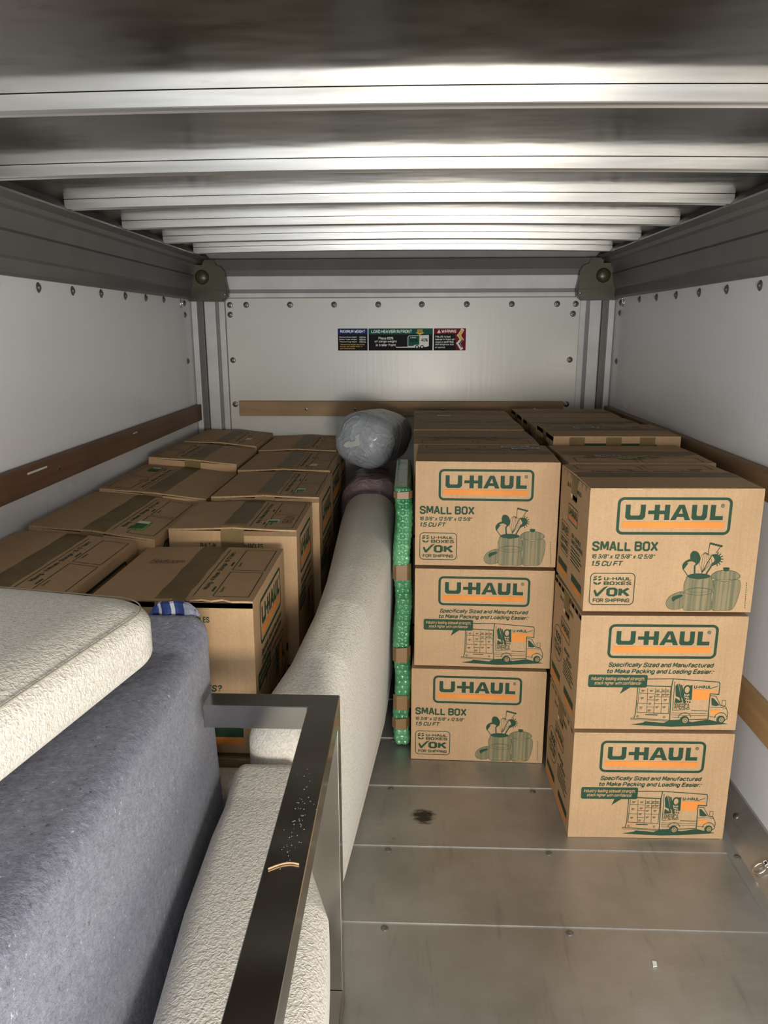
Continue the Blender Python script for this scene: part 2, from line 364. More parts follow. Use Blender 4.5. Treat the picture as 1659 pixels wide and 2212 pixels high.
# header rail over the front wall
hd = struct(G().box(-0.90, 0.80, YF - 0.010, YF - 0.0005, 1.484, 1.70).build('trim_5', 'frame_grey'))
G().box(-0.89, 0.79, YF - 0.018, YF - 0.009, 1.524, 1.584, bev=0.002).build('rail', 'frame_white', hd)
G().box(-0.89, 0.79, YF - 0.018, YF - 0.009, 1.488, 1.508, bev=0.002).build('rail', 'frame_white', hd)
G().prism([(-0.95, YF - 0.001, 1.588), (-0.95, YF - 0.024, 1.588), (-0.95, YF - 0.030, 1.61), (-0.95, YF - 0.055, 1.655), (-0.95, YF - 0.001, 1.665)], (-0.95, 0, 0), (0.85, 0, 0)).build('cove', 'cove_grey', hd)
# grey coves along both side walls
def cove(name, x, s):
    pr = [(0, 1.478), (0.013, 1.478), (0.020, 1.486), (0.017, 1.520), (0.024, 1.527), (0.036, 1.582), (0.031, 1.590), (0.046, 1.634), (0.060, 1.640), (0.066, 1.652), (0.1, 1.660), (0.1, 1.665), (0.05, 1.72), (0, 1.72)]
    root = struct(G().prism([(x + s * a, Y0, z) for a, z in pr], (0, Y0, 0), (0, YF - 0.001, 0)).build(name, 'cove_grey'))
    return root
cl = cove('trim_6', XL, 1); cr_ = cove('trim_7', XR, -1)
# roof sheet (slightly cambered) and roof bows
def camber(x): return 0.011 * (1 - ((x + 0.05) / 0.95) ** 2)
xs = np.linspace(-1.05, 0.95, 25)
g = G(); v = [(x, y, ZC - 0.012 + camber(x) + dz) for dz in (0, 0.01) for y in (Y0, YF) for x in xs]; n = len(xs); f = []
for i in range(n - 1): f += [(i, n + i, n + i + 1, i + 1), (2 * n + i, 2 * n + i + 1, 3 * n + i + 1, 3 * n + i)]
ceil = struct(g.add(v, f).build('ceiling', 'roof_sheet', None, True))
bow_src = None
for y in (0.30, 0.78, 1.243, 1.722, 2.150, 2.567, 2.982, 3.392):
    if bow_src is None:
        prof = [(0.0, 0.024), (0.0, 0.0015), (0.002, 0.0), (0.006, 0.003), (0.030, 0.003), (0.033, 0.0005), (0.035, 0.002), (0.036, 0.024)]
        xb = np.linspace(-0.955, 0.855, 21); v = []; f = []
        for x in xb: v += [(x, py, ZC - 0.037 + camber(x) + pz) for py, pz in prof]
        k = len(prof)
        for i in range(len(xb) - 1): f += [(i * k + j, (i + 1) * k + j, (i + 1) * k + (j + 1) % k, i * k + (j + 1) % k) for j in range(k)]
        f += [tuple(range(k)), tuple((len(xb) - 1) * k + j for j in range(k))[::-1]]
        bow_src = G().add(v, f).build('roof_bow', 'roof_bow', ceil); bow_src.location = (0, y, 0)
    else: copy_child(bow_src, ceil, (0, y, 0))
dot = None
for y in (1.243, 1.722, 2.150, 2.567, 2.982, 3.392):
    for s_, x0 in ((cl, XL + 0.083), (cr_, XR - 0.083)):
        for dx, dy in ((-0.008, 0.0), (0.008, 0.006), (-0.006, 0.03), (0.009, 0.036)):
            p = (x0 + dx, y + dy + 0.02, 1.6545 + abs(x0 + dx - (XL if s_ is cl else XR)) * 0.0 )
            if dot is None: dot = G().dome((0, 0, 0), (0, 0, -1), 0.0032, 0.0022, 8, 2).build('small_rivet', 'chrome', s_, True); dot.location = p
            else: copy_child(dot, s_, p)
# corner castings
def cap(name, x, s):
    # outline in (a, z): a = distance from the side wall
    out = [(0.0, 1.475), (0.008, 1.470), (0.165, 1.468), (0.190, 1.490), (0.192, 1.520), (0.184, 1.560), (0.180, 1.600), (0.165, 1.622), (0.142, 1.630), (0.134, 1.655), (0.088, 1.655), (0.076, 1.632), (0.028, 1.632), (0.004, 1.612), (0.0, 1.60)]
    pts = [(x + s * (a + 0.001), YF - 0.062, z) for a, z in out]
    root = struct(G().prism(pts, (0, YF - 0.062, 0), (0, YF - 0.0315, 0)).build(name, 'cap_olive'))
    tri = [(0.012, 1.625), (0.150, 1.618), (0.030, 1.478)]
    rr = [(x + s * (a + 0.001), YF - 0.068, z) for a, z in ((0.045, 1.478), (0.150, 1.478), (0.186, 1.500), (0.182, 1.585), (0.150, 1.585))]
    G().prism(rr, (0, YF - 0.068, 0), (0, YF - 0.061, 0)).build('rib', 'cap_olive', root)
    lw = [(x + s * (a + 0.001), YF - 0.078, z) for a, z in ((0.125, 1.474), (0.164, 1.472), (0.188, 1.490), (0.186, 1.516), (0.135, 1.518), (0.125, 1.510))]
    G().prism(lw, (0, YF - 0.078, 0), (0, YF - 0.067, 0)).build('foot', 'cap_olive', root)
    G().dome((x + s * 0.075, YF - 0.0618, 1.578), (0, -1, 0), 0.033, 0.020, 22, 6).build('dome', 'cap_olive', root, True)
    G().dome((x + s * 0.180, YF - 0.0778, 1.500), (0, -1, 0), 0.005, 0.004, 10, 3).build('screw', 'chrome', root, True)
cap('trim_8', XL, 1); cap('trim_9', XR, -1)
# wooden rub rails
def rail(name, x0, x1, y0, y1, z0, z1, mat, screws, axis):
    r_ = struct(G().box(x0, x1, y0, y1, z0, z1, bev=0.003).build(name, mat))
    for p in screws:
        g = G().dome(p, axis, 0.0085, 0.0018, 14, 3); g.dome(Vector(p) + Vector(axis) * 0.0016, axis, 0.0032, 0.0015, 8, 2, mi=1)
        g.build('screw', ['rivet_steel', 'dark_gap'], r_, True)
    return r_
rl = rail('trim_10', XL + 0.0005, XL + 0.024, Y0, 3.625, 0.911, 0.987, 'wood_left', [(XL + 0.0238, y, 0.95) for y in (0.6, 1.35, 2.10, 2.85, 3.55)], (1, 0, 0))
rail('trim_11', -0.837, 0.728, YF - 0.030, YF - 0.0065, 0.932, 1.004, 'wood_back', [(x, YF - 0.0298, 0.966) for x in (-0.51, -0.272 + 0.16 * 0, 0.154, 0.593)], (0, -1, 0))
rail('trim_12', XR - 0.026, XR - 0.0005, Y0, 3.60, 0.905, 0.985, 'wood_right', [(XR - 0.0258, y, 0.945) for y in (0.7, 1.4)], (-1, 0, 0))
rail('trim_13', XR - 0.026, XR - 0.0005, Y0, 3.60, 0.293, 0.388, 'wood_pale', [(XR - 0.0258, y, 0.34) for y in (0.9, 1.6, 1.72)], (-1, 0, 0))
G().box(XL + 0.0235, XL + 0.0246, 1.92, 2.03, 0.965, 0.9705).build('chip', 'dust', rl)
G().box(XL + 0.0235, XL + 0.0246, 2.70, 2.74, 0.968, 0.972).build('chip', 'dust', rl)

# tie-down rings
def ring(name, loc, rot, label):
    root = empty(name, loc, rot)
    pts = [(0.0135 * math.sin(a), -0.004, -0.019 + 0.019 * math.cos(a)) for a in np.linspace(0.45, 2 * PI - 0.45, 20)]
    G().tube(pts, 0.0021, 8).build('ring', 'chrome', root, True)
    g = G().tube([(0.006, -0.004 + 0.005 * math.sin(a), 0.005 * math.cos(a)) for a in np.linspace(0, 2 * PI, 13)[:-1]], 0.0018, 6, closed=True)
    g.tube([(-0.006, -0.004 + 0.005 * math.sin(a), 0.005 * math.cos(a)) for a in np.linspace(0, 2 * PI, 13)[:-1]], 0.0018, 6, closed=True)
    g.box(-0.010, 0.010, -0.002, 0.0, -0.005, 0.009); g.build('bracket', 'chrome', root, True)
    return tag(root, label, 'ring')
r_ = ring('tie_down_ring', (0, 0, 0), (0, 0, 0), 'chrome tie-down ring hanging on the steel kick plate at lower right')
r_.matrix_world = Matrix(((0, 0.66, 0.7505, 0.9005), (-1, 0, 0, 1.635), (0, -0.7505, 0.66, 0.0335), (0, 0, 0, 1)))
ring('tie_down_ring', (XL + 0.003, 3.454, 1.474), (0, 0, PI / 2), 'small chrome tie-down ring high on the left wall by the corner casting')
ring('tie_down_ring', (XR - 0.003, 3.470, 1.474), (0, 0, -PI / 2), 'small chrome tie-down ring high on the right wall by the corner casting')

# ------------------------------------------------------------------ flat print: a canvas of ink polygons
_txt = {}
# a bold condensed sans drawn with straight strokes on a 4 x 6 grid (x-height 4.2)
STROKES = {
 'A': '0,0 1.7,6 2.3,6 4,0|.7,1.9 3.3,1.9', 'B': '0,0 0,6 3,6 3.9,5.2 3.9,4 3,3.2 0,3.2|3,3.2 4,2.3 4,.9 3,0 0,0', 'C': '4,4.2 4,5 3.1,6 .9,6 0,5 0,1 .9,0 3.1,0 4,1 4,1.8',
 'D': '0,0 0,6 2.8,6 4,4.8 4,1.2 2.8,0 0,0', 'E': '3.4,0 0,0 0,6 3.4,6|0,3.1 3,3.1', 'F': '0,0 0,6 3.4,6|0,3 3,3', 'G': '4,4.4 4,5 3.1,6 .9,6 0,5 0,1 .9,0 3.1,0 4,1 4,2.8 2.4,2.8',
 'H': '0,0 0,6|4,0 4,6|0,3.1 4,3.1', 'I': '0,0 0,6', 'K': '0,0 0,6|3.9,6 .4,2.7|1.5,3.6 4.1,0', 'L': '0,6 0,0 3.3,0', 'M': '0,0 0,6 .6,6 2.4,1.4 4.2,6 4.8,6 4.8,0', 'N': '0,0 0,6 .5,6 3.5,0 4,0 4,6',
 'O': '.9,0 3.1,0 4,1 4,5 3.1,6 .9,6 0,5 0,1 .9,0', 'P': '0,0 0,6 3.1,6 4,5.1 4,3.6 3.1,2.7 0,2.7', 'R': '0,0 0,6 3.1,6 4,5.1 4,3.7 3.1,2.8 0,2.8|2.2,2.8 4,0', 'S': '3.9,4.3 3.9,5 3,6 1,6 0,5.1 0,4.1 .9,3.4 3.1,2.7 4,1.9 4,.9 3.1,0 .9,0 0,.9 0,1.7',
 'T': '2,0 2,6|0,6 4,6', 'U': '0,6 0,1 .9,0 3.1,0 4,1 4,6', 'V': '0,6 1.8,0 2.2,0 4,6', 'W': '0,6 1.1,0 1.5,0 2.7,4.6 3.9,0 4.3,0 5.4,6', 'X': '0,0 4,6|0,6 4,0', 'Y': '0,6 2,2.8 4,6|2,2.8 2,0', 'Z': '0,6 4,6 0,0 4,0',
 '0': '.9,0 2.7,0 3.6,1 3.6,5 2.7,6 .9,6 0,5 0,1 .9,0', '1': '.2,4.8 1.4,6 1.4,0', '2': '0,4.6 0,5.1 .9,6 2.7,6 3.6,5.1 3.6,4 0,0 3.6,0', '3': '0,5 .9,6 2.7,6 3.6,5.1 3.6,4 2.7,3.2 1.3,3.2|2.7,3.2 3.6,2.3 3.6,.9 2.7,0 .9,0 0,1',
 '4': '2.8,0 2.8,6 2.2,6 0,1.8 3.8,1.8', '5': '3.4,6 .2,6 0,3.2 .9,3.8 2.7,3.8 3.6,2.9 3.6,.9 2.7,0 .9,0 0,.9', '6': '3.5,5.1 2.7,6 .9,6 0,5 0,.9 .9,0 2.7,0 3.6,.9 3.6,2.6 2.7,3.5 0,3.3', '8': '1,3.2 .1,4 .1,5.1 1,6 2.6,6 3.5,5.1 3.5,4 2.6,3.2 1,3.2 0,2.3 0,.9 .9,0 2.7,0 3.6,.9 3.6,2.3 2.6,3.2', '9': '.1,.9 .9,0 2.7,0 3.6,1 3.6,5.1 2.7,6 .9,6 0,5.1 0,3.4 .9,2.5 3.6,2.7',
 'a': '.2,3.4 .9,4.2 2.2,4.2 3,3.5 3,0|3,2.4 .9,2.4 0,1.7 0,.7 .7,0 2.1,0 3,.9', 'b': '0,6 0,0|0,3.4 .8,4.2 2.2,4.2 3,3.4 3,.8 2.2,0 .8,0 0,.8', 'c': '3,2.9 3,3.5 2.3,4.2 .8,4.2 0,3.4 0,.8 .8,0 2.3,0 3,.7 3,1.3', 'd': '3,6 3,0|3,3.4 2.2,4.2 .8,4.2 0,3.4 0,.8 .8,0 2.2,0 3,.8',
 'e': '0,2 3,2 3,3.4 2.2,4.2 .8,4.2 0,3.4 0,.8 .8,0 2.3,0 3,.8', 'f': '.9,0 .9,5.3 1.6,6 2.4,6|0,4.2 2.2,4.2', 'g': '3,4.2 3,-1 2.2,-1.7 .8,-1.7 0,-1.1|3,3.4 2.2,4.2 .8,4.2 0,3.4 0,.8 .8,0 2.2,0 3,.8', 'h': '0,6 0,0|0,3.3 .9,4.2 2.2,4.2 3,3.4 3,0', 'i': '0,0 0,4.2|0,5.2 0,6.1', 'k': '0,0 0,6|2.8,4.2 .3,1.8|1.2,2.6 3,0', 'l': '0,0 0,6',
 'm': '0,0 0,4.2|0,3.3 .8,4.2 1.6,4.2 2.3,3.4 2.3,0|2.3,3.3 3.1,4.2 3.9,4.2 4.6,3.4 4.6,0', 'n': '0,0 0,4.2|0,3.3 .9,4.2 2.2,4.2 3,3.4 3,0', 'o': '.8,0 2.2,0 3,.8 3,3.4 2.2,4.2 .8,4.2 0,3.4 0,.8 .8,0', 'p': '0,4.2 0,-1.7|0,3.4 .8,4.2 2.2,4.2 3,3.4 3,.8 2.2,0 .8,0 0,.8', 'r': '0,0 0,4.2|0,3.2 .9,4.2 1.8,4.2',
 's': '2.8,3.1 2.8,3.6 2.2,4.2 .7,4.2 .1,3.6 .1,2.8 .7,2.3 2.3,1.9 2.9,1.4 2.9,.6 2.3,0 .7,0 0,.6 0,1.2', 't': '.9,5.6 .9,.8 1.6,0 2.3,0|0,4.2 2.2,4.2', 'u': '0,4.2 0,.8 .8,0 2.1,0 3,.9|3,4.2 3,0', 'v': '0,4.2 1.4,0 1.8,0 3.2,4.2', 'w': '0,4.2 1,0 1.3,0 2.2,3.4 3.1,0 3.4,0 4.4,4.2', 'x': '0,0 3,4.2|0,4.2 3,0', 'y': '0,4.2 1.6,.2|3.2,4.2 1.4,-1 .8,-1.7 0,-1.7',
 'z': '0,4.2 3,4.2 0,0 3,0', '-': '0,2.4 2,2.4', '.': '0,0 0,1', ',': '.3,.2 0,-1', '"': '0,6 0,4.6|1.4,6 1.4,4.6', '/': '0,-.4 2.2,6.4', '%': '.6,3.4 1.6,3.4 1.6,5.8 .2,5.8 .2,3.4 .6,3.4|.8,0 4,6|3.2,.2 4.4,.2 4.4,2.6 3.2,2.6 3.2,.2', '!': '0,1.9 0,6|0,0 0,1', '?': '0,4.8 .8,6 2.6,6 3.4,5.1 3.4,4 1.7,2.9 1.7,1.9|1.7,0 1.7,1', '*': '0,4 2,6|0,6 2,4', '\u2022': '.4,2 .8,2.4 .4,2.8 0,2.4 .4,2'}
def glyphs(txt, shear=0.0, bold=0.022, ls=1.0):
    """unit-box outline of a line of text; every stroke sits on its own tiny level"""
    key = (txt, shear, bold)
    if key not in _txt:
        t_ = 0.45 if bold < 0 else 0.72 + bold * 23; v = []; f = []; X = 0.0; k = 0
        for ch in txt:
            if ch == ' ': X += 2.2; continue
            st = STROKES.get(ch) or STROKES[ch.upper()]; wd = 0
            for pl in st.split('|'):
                P = [Vector([float(q) for q in p.split(',')]) for p in pl.split()]
                wd = max(wd, max(p.x for p in P))
                for i in range(len(P) - 1):
                    d = P[i + 1] - P[i]; d.normalize(); e0 = e1 = 0.22 if abs(d.x) > 0.01 and abs(d.y) > 0.01 else 0.30
                    if i == 0 and abs(d.x * d.y) < 0.01: e0 = 0.5 if abs(d.x) > .5 else 0.0
                    if i == len(P) - 2 and abs(d.x * d.y) < 0.01: e1 = 0.5 if abs(d.x) > .5 else 0.0
                    if abs(d.x) > .5 and abs(d.y) < .01: e0 = min(e0, .32); e1 = min(e1, .32)
                    q = Vector((-d.y, d.x)) * t_ / 2; a_ = P[i] - d * t_ * e0; b_ = P[i + 1] + d * t_ * e1; n = len(v); k += 1
                    for c in (a_ - q, b_ - q, b_ + q, a_ + q): v.append((X + c.x + shear * c.y, c.y, 0.05 * (k % 12)))
                    f.append((n, n + 1, n + 2, n + 3))
            X += wd + t_ + 0.45
        v = np.array(v); mn, mx = v.min(0), v.max(0)
        v[:, :2] = (v[:, :2] - mn[:2]) / np.maximum(mx[:2] - mn[:2], 1e-6); _txt[key] = (v, f)
    return _txt[key]
class Ink:
    """2D shapes in metres (u right, v down); each colour becomes one flat mesh"""
    def __init__(s): s.c = {}
    def add(s, col, pts, faces, lv=0):
        V, F = s.c.setdefault(col, ([], [])); b = len(V); s.k = getattr(s, 'k', 0) + 1; lv += (s.k % 9) * 0.07
        V += [(p[0], p[1], lv + (p[2] if len(p) > 2 and not isinstance(p, Vector) else 0)) for p in pts]; F += [tuple(i + b for i in q) for q in faces]
    def poly(s, col, pts, lv=0, holes=()):
        loops = [[Vector((p[0], p[1], 0)) for p in pts]] + [[Vector((p[0], p[1], 0)) for p in h] for h in holes]
        s.add(col, [p for l in loops for p in l], tessellate_polygon(loops), lv)
    def rect(s, col, x0, y0, x1, y1, lv=0): s.add(col, [(x0, y0), (x1, y0), (x1, y1), (x0, y1)], [(0, 1, 2, 3)], lv)
    @staticmethod
    def rr(x0, y0, x1, y1, r, n=5):
        P = []
        for cx, cy, a0 in ((x1 - r, y0 + r, -90), (x1 - r, y1 - r, 0), (x0 + r, y1 - r, 90), (x0 + r, y0 + r, 180)):
            for k in range(n + 1):
                a = math.radians(a0 + 90 * k / n); P.append((cx + r * math.cos(a), cy + r * math.sin(a)))
        return P
    def rring(s, col, x0, y0, x1, y1, r, t, lv=0):
        o = s.rr(x0, y0, x1, y1, r); i = s.rr(x0 + t, y0 + t, x1 - t, y1 - t, max(r - t, t * 0.3)); n = len(o)
        s.add(col, o + i, [(k, (k + 1) % n, n + (k + 1) % n, n + k) for k in range(n)], lv)
    def line(s, col, pts, t, lv=0, closed=False):
        n = len(pts)
        for i in range(n if closed else n - 1):
            a = Vector(pts[i]); b = Vector(pts[(i + 1) % n]); d = b - a
            if d.length < 1e-9: continue
            d.normalize(); q = Vector((-d.y, d.x)) * t / 2; e = d * t / 2
            s.add(col, [a - e + q, b + e + q, b + e - q, a - e - q], [(0, 1, 2, 3)], lv)
    def ell(s, col, cx, cy, rx, ry, lv=0, n=22, a0=0, a1=360):
        s.poly(col, [(cx + rx * math.cos(math.radians(a0 + (a1 - a0) * k / n)), cy + ry * math.sin(math.radians(a0 + (a1 - a0) * k / n))) for k in range(n)], lv)
    def arc(s, col, cx, cy, rx, ry, t, a0=0, a1=360, lv=0, n=20):
        s.line(col, [(cx + rx * math.cos(math.radians(a0 + (a1 - a0) * k / n)), cy + ry * math.sin(math.radians(a0 + (a1 - a0) * k / n))) for k in range(n + 1)], t, lv)
    def text(s, col, txt, x0, y0, x1, y1, shear=0.0, bold=0.022, lv=0, rot=0, ls=1.0):
        v, f = glyphs(txt, shear, bold, ls)
        if rot == 0: P = [(x0 + p[0] * (x1 - x0), y1 - p[1] * (y1 - y0), p[2]) for p in v]
        if rot == 90: P = [(x0 + (1 - p[1]) * (x1 - x0), y1 - p[0] * (y1 - y0), p[2]) for p in v]
        s.add(col, P, f, lv)
    def sub(s, other, fn):
        for col, (V, F) in other.c.items():
            W, H_ = s.c.setdefault(col, ([], [])); b = len(W)
            W += [(*fn(p[0], p[1]), p[2]) for p in V]; H_ += [tuple(i + b for i in q) for q in F]

def logo(K, x0, y0, x1, y1, g='green_ink', frame=True):
    """the moving company's word mark, drawn in its own 0..1076 x 0..353 units"""
    sx, sy = (x1 - x0) / 1076, (y1 - y0) / 353; X = lambda a: x0 + a * sx; Y = lambda a: y0 + a * sy
    P = lambda pts: K.poly(g, [(X(a), Y(b)) for a, b in pts], 1)
    if frame: K.rring(g, x0, y0, x1, y1, 62 * sx, 27 * sx)
    P([(78, 70), (124, 70), (124, 160), (132, 172), (206, 172), (218, 160), (218, 70), (266, 70), (266, 185), (240, 211), (100, 211), (78, 190)])       # U
    K.rect(g, X(291), Y(124), X(495), Y(158), 1); K.rect(g, X(350), Y(70), X(398), Y(212), 1); K.rect(g, X(446), Y(70), X(494), Y(212), 1)              # -H
    K.poly(g, [(X(a), Y(b)) for a, b in [(578, 70), (628, 70), (690, 212), (640, 212), (628, 184), (566, 184), (554, 212), (505, 212)]], 1,
           [[(X(a), Y(b)) for a, b in [(603, 100), (578, 154), (618, 154)]]])                                                                       # A
    P([(700, 70), (746, 70), (746, 160), (754, 174), (790, 174), (800, 160), (800, 70), (846, 70), (846, 185), (826, 212), (718, 212), (700, 192)])     # U
    P([(875, 70), (922, 70), (922, 174), (996, 174), (996, 212), (875, 212)])                                                                       # L
    if frame:
        K.arc(g, X(985), Y(78), 15 * sx, 15 * sy, 5 * sx, 0, 360, 1, 12); K.text(g, 'R', X(978), Y(70), X(992), Y(86), 0, 0.02, 1)
    K.rect('orange_ink', X(55), Y(230), X(1012), Y(288), 1)

def small_face():
    K = Ink(); kx, ky = 0.416 / 1612, 0.321 / 1195
    def U(x, y):
        t_ = (y - 25) / 1195; xl = 10 - 5 * t_; xr = 1640 - 50 * t_; return ((x - xl) / (xr - xl) * 0.416, t_ * 0.321)
    logo(K, 0.0675, 0.018, 0.3425, 0.1135)
    def T(col, s, x0, y0, x1, y1, **kw):
        a = U(x0, y0); b = U(x1, y1); K.text(col, s, a[0], a[1], b[0], b[1], **kw)
    T('green_ink', 'SMALL BOX', 58, 512, 678, 607, bold=0.035); T('green_ink', '16 3/8" x 12 5/8" x 12 5/8"', 62, 636, 656, 682, shear=0.25, bold=0.03)
    T('green_ink', '1.5 CU FT', 65, 702, 358, 754, shear=0.25, bold=0.03)
    a = U(58, 820); b = U(480, 1140); K.rring('green_ink', a[0], a[1], b[0], b[1], 0.012, 0.0021)
    T('green_ink', 'U-HAUL', 188, 860, 446, 894, bold=0.035); T('green_ink', 'BOXES', 188, 905, 450, 941, bold=0.035)
    T('green_ink', 'OK', 218, 966, 440, 1054, bold=0.045); T('green_ink', 'FOR SHIPPING', 95, 1074, 440, 1112, bold=0.028)
    for q in ([(95, 1000), (112, 985), (132, 1025), (190, 965), (235, 948), (225, 958), (140, 1055), (118, 1055)],
              [(88, 905), (126, 922), (126, 942), (94, 928)], [(132, 922), (160, 908), (160, 926), (132, 942)],
              [(88, 862), (118, 850), (124, 860), (94, 874)], [(132, 858), (158, 850), (164, 862), (138, 872)], [(84, 882), (118, 872), (124, 886), (92, 898)], [(134, 884), (166, 874), (166, 888), (138, 900)]):
        K.poly('green_ink', [U(*p) for p in q])
    # kitchen jars, spoons and whisk
    H_ = lambda pts, c='halftone_ink', lv=0: K.poly(c, [U(*p) for p in pts], lv)
    L_ = lambda pts, t_=4, c='green_ink', lv=2, cl=False: K.line(c, [U(*p) for p in pts], t_ * kx, lv, cl)
    def curve(pts): 
        P = []; n = len(pts)
        for i in range(n):
            p0, p1, p2, p3 = (Vector(pts[(i + k) % n]) for k in (-1, 0, 1, 2))
            for q in range(4):
                s_ = q / 4; P.append(tuple(0.5 * ((2 * p1) + (-p0 + p2) * s_ + (2 * p0 - 5 * p1 + 4 * p2 - p3) * s_ ** 2 + (-p0 + 3 * p1 - 3 * p2 + p3) * s_ ** 3)))
        return P
    can = curve([(1222, 885), (1330, 900), (1452, 880), (1478, 940), (1462, 1060), (1415, 1175), (1320, 1188), (1228, 1182), (1225, 1060), (1232, 960)])
    H_(can); L_(can, 3, cl=True)
    lid = curve([(1200, 835), (1250, 800), (1330, 790), (1410, 800), (1462, 835), (1452, 868), (1330, 886), (1212, 870)])
    H_(lid, lv=1); L_(lid, 4, cl=True); kn = curve([(1302, 766), (1334, 760), (1364, 768), (1350, 796), (1316, 796)]); H_(kn, 'green_ink', 2)
    cr = curve([(975, 850), (1080, 878), (1182, 850), (1212, 890), (1226, 960), (1210, 1060), (1215, 1180), (1080, 1188), (955, 1180), (950, 1040), (945, 930), (960, 885)])
    H_(cr, lv=1); L_(cr, 3, cl=True); K.ell('green_ink', *U(1080, 848), 110 * kx, 27 * ky, 2)
    K.arc('green_ink', *U(1090, 1000), 135 * kx, 35 * ky, 3 * kx, 0, 360, 3); K.arc('green_ink', *U(1090, 985), 105 * kx, 24 * ky, 2 * kx, 0, 360, 3)
    sh = curve([(790, 1110), (820, 1050), (890, 1012), (950, 1008), (960, 1100), (940, 1165), (860, 1182), (805, 1160)]); H_(sh, 'halftone_ink', 2); L_(sh, 4, cl=True)
    H_(curve([(840, 1060), (880, 1040), (930, 1032), (935, 1050), (880, 1080), (850, 1100)]), 'green_ink', 3)
    H_(curve([(985, 650), (1000, 610), (1030, 602), (1062, 622), (1082, 670), (1070, 720), (1035, 745), (1000, 720)]), 'green_ink', 2)
    L_([(1034, 740), (1038, 840)], 16)
    H_(curve([(918, 740), (940, 705), (985, 682), (1020, 700), (970, 730), (930, 785), (920, 770)]), 'green_ink', 2); L_([(928, 780), (970, 838)], 8)
    H_(curve([(962, 715), (1000, 702), (1040, 722), (1020, 745), (985, 730)]), 'kraft_ink', 3)
    for k in range(6):
        x = 1075 + k * 24; L_([(1105, 815), (x, 720), (1092 + k * 16, 640), (1125, 615), (1150, 640)], 3)
    L_([(1105, 815), (1190, 640)], 8); L_([(1160, 530), (1152, 640)], 6); L_([(1262, 560), (1225, 622)], 6)
    for k in range(5): K.ell('green_ink', *U(1172 + k * 24, 530 + k * 6), 15 * kx, 11 * ky, 2, 10)
    H_(curve([(1190, 640), (1230, 632), (1272, 660), (1268, 705), (1225, 735), (1180, 752), (1215, 700), (1210, 670)]), 'green_ink', 2)
    for k in range(7):
        a_ = math.radians(-75 + k * 25); L_([(1228 + 36 * math.cos(a_), 680 + 40 * math.sin(a_)), (1228 + 66 * math.cos(a_), 680 + 66 * math.sin(a_))], 9)
    L_([(1150, 820), (1205, 720)], 14)
    for k in range(12): K.rect('green_ink', *U(1531, 908 + k * 22), *U(1536, 922 + k * 22))
    return K
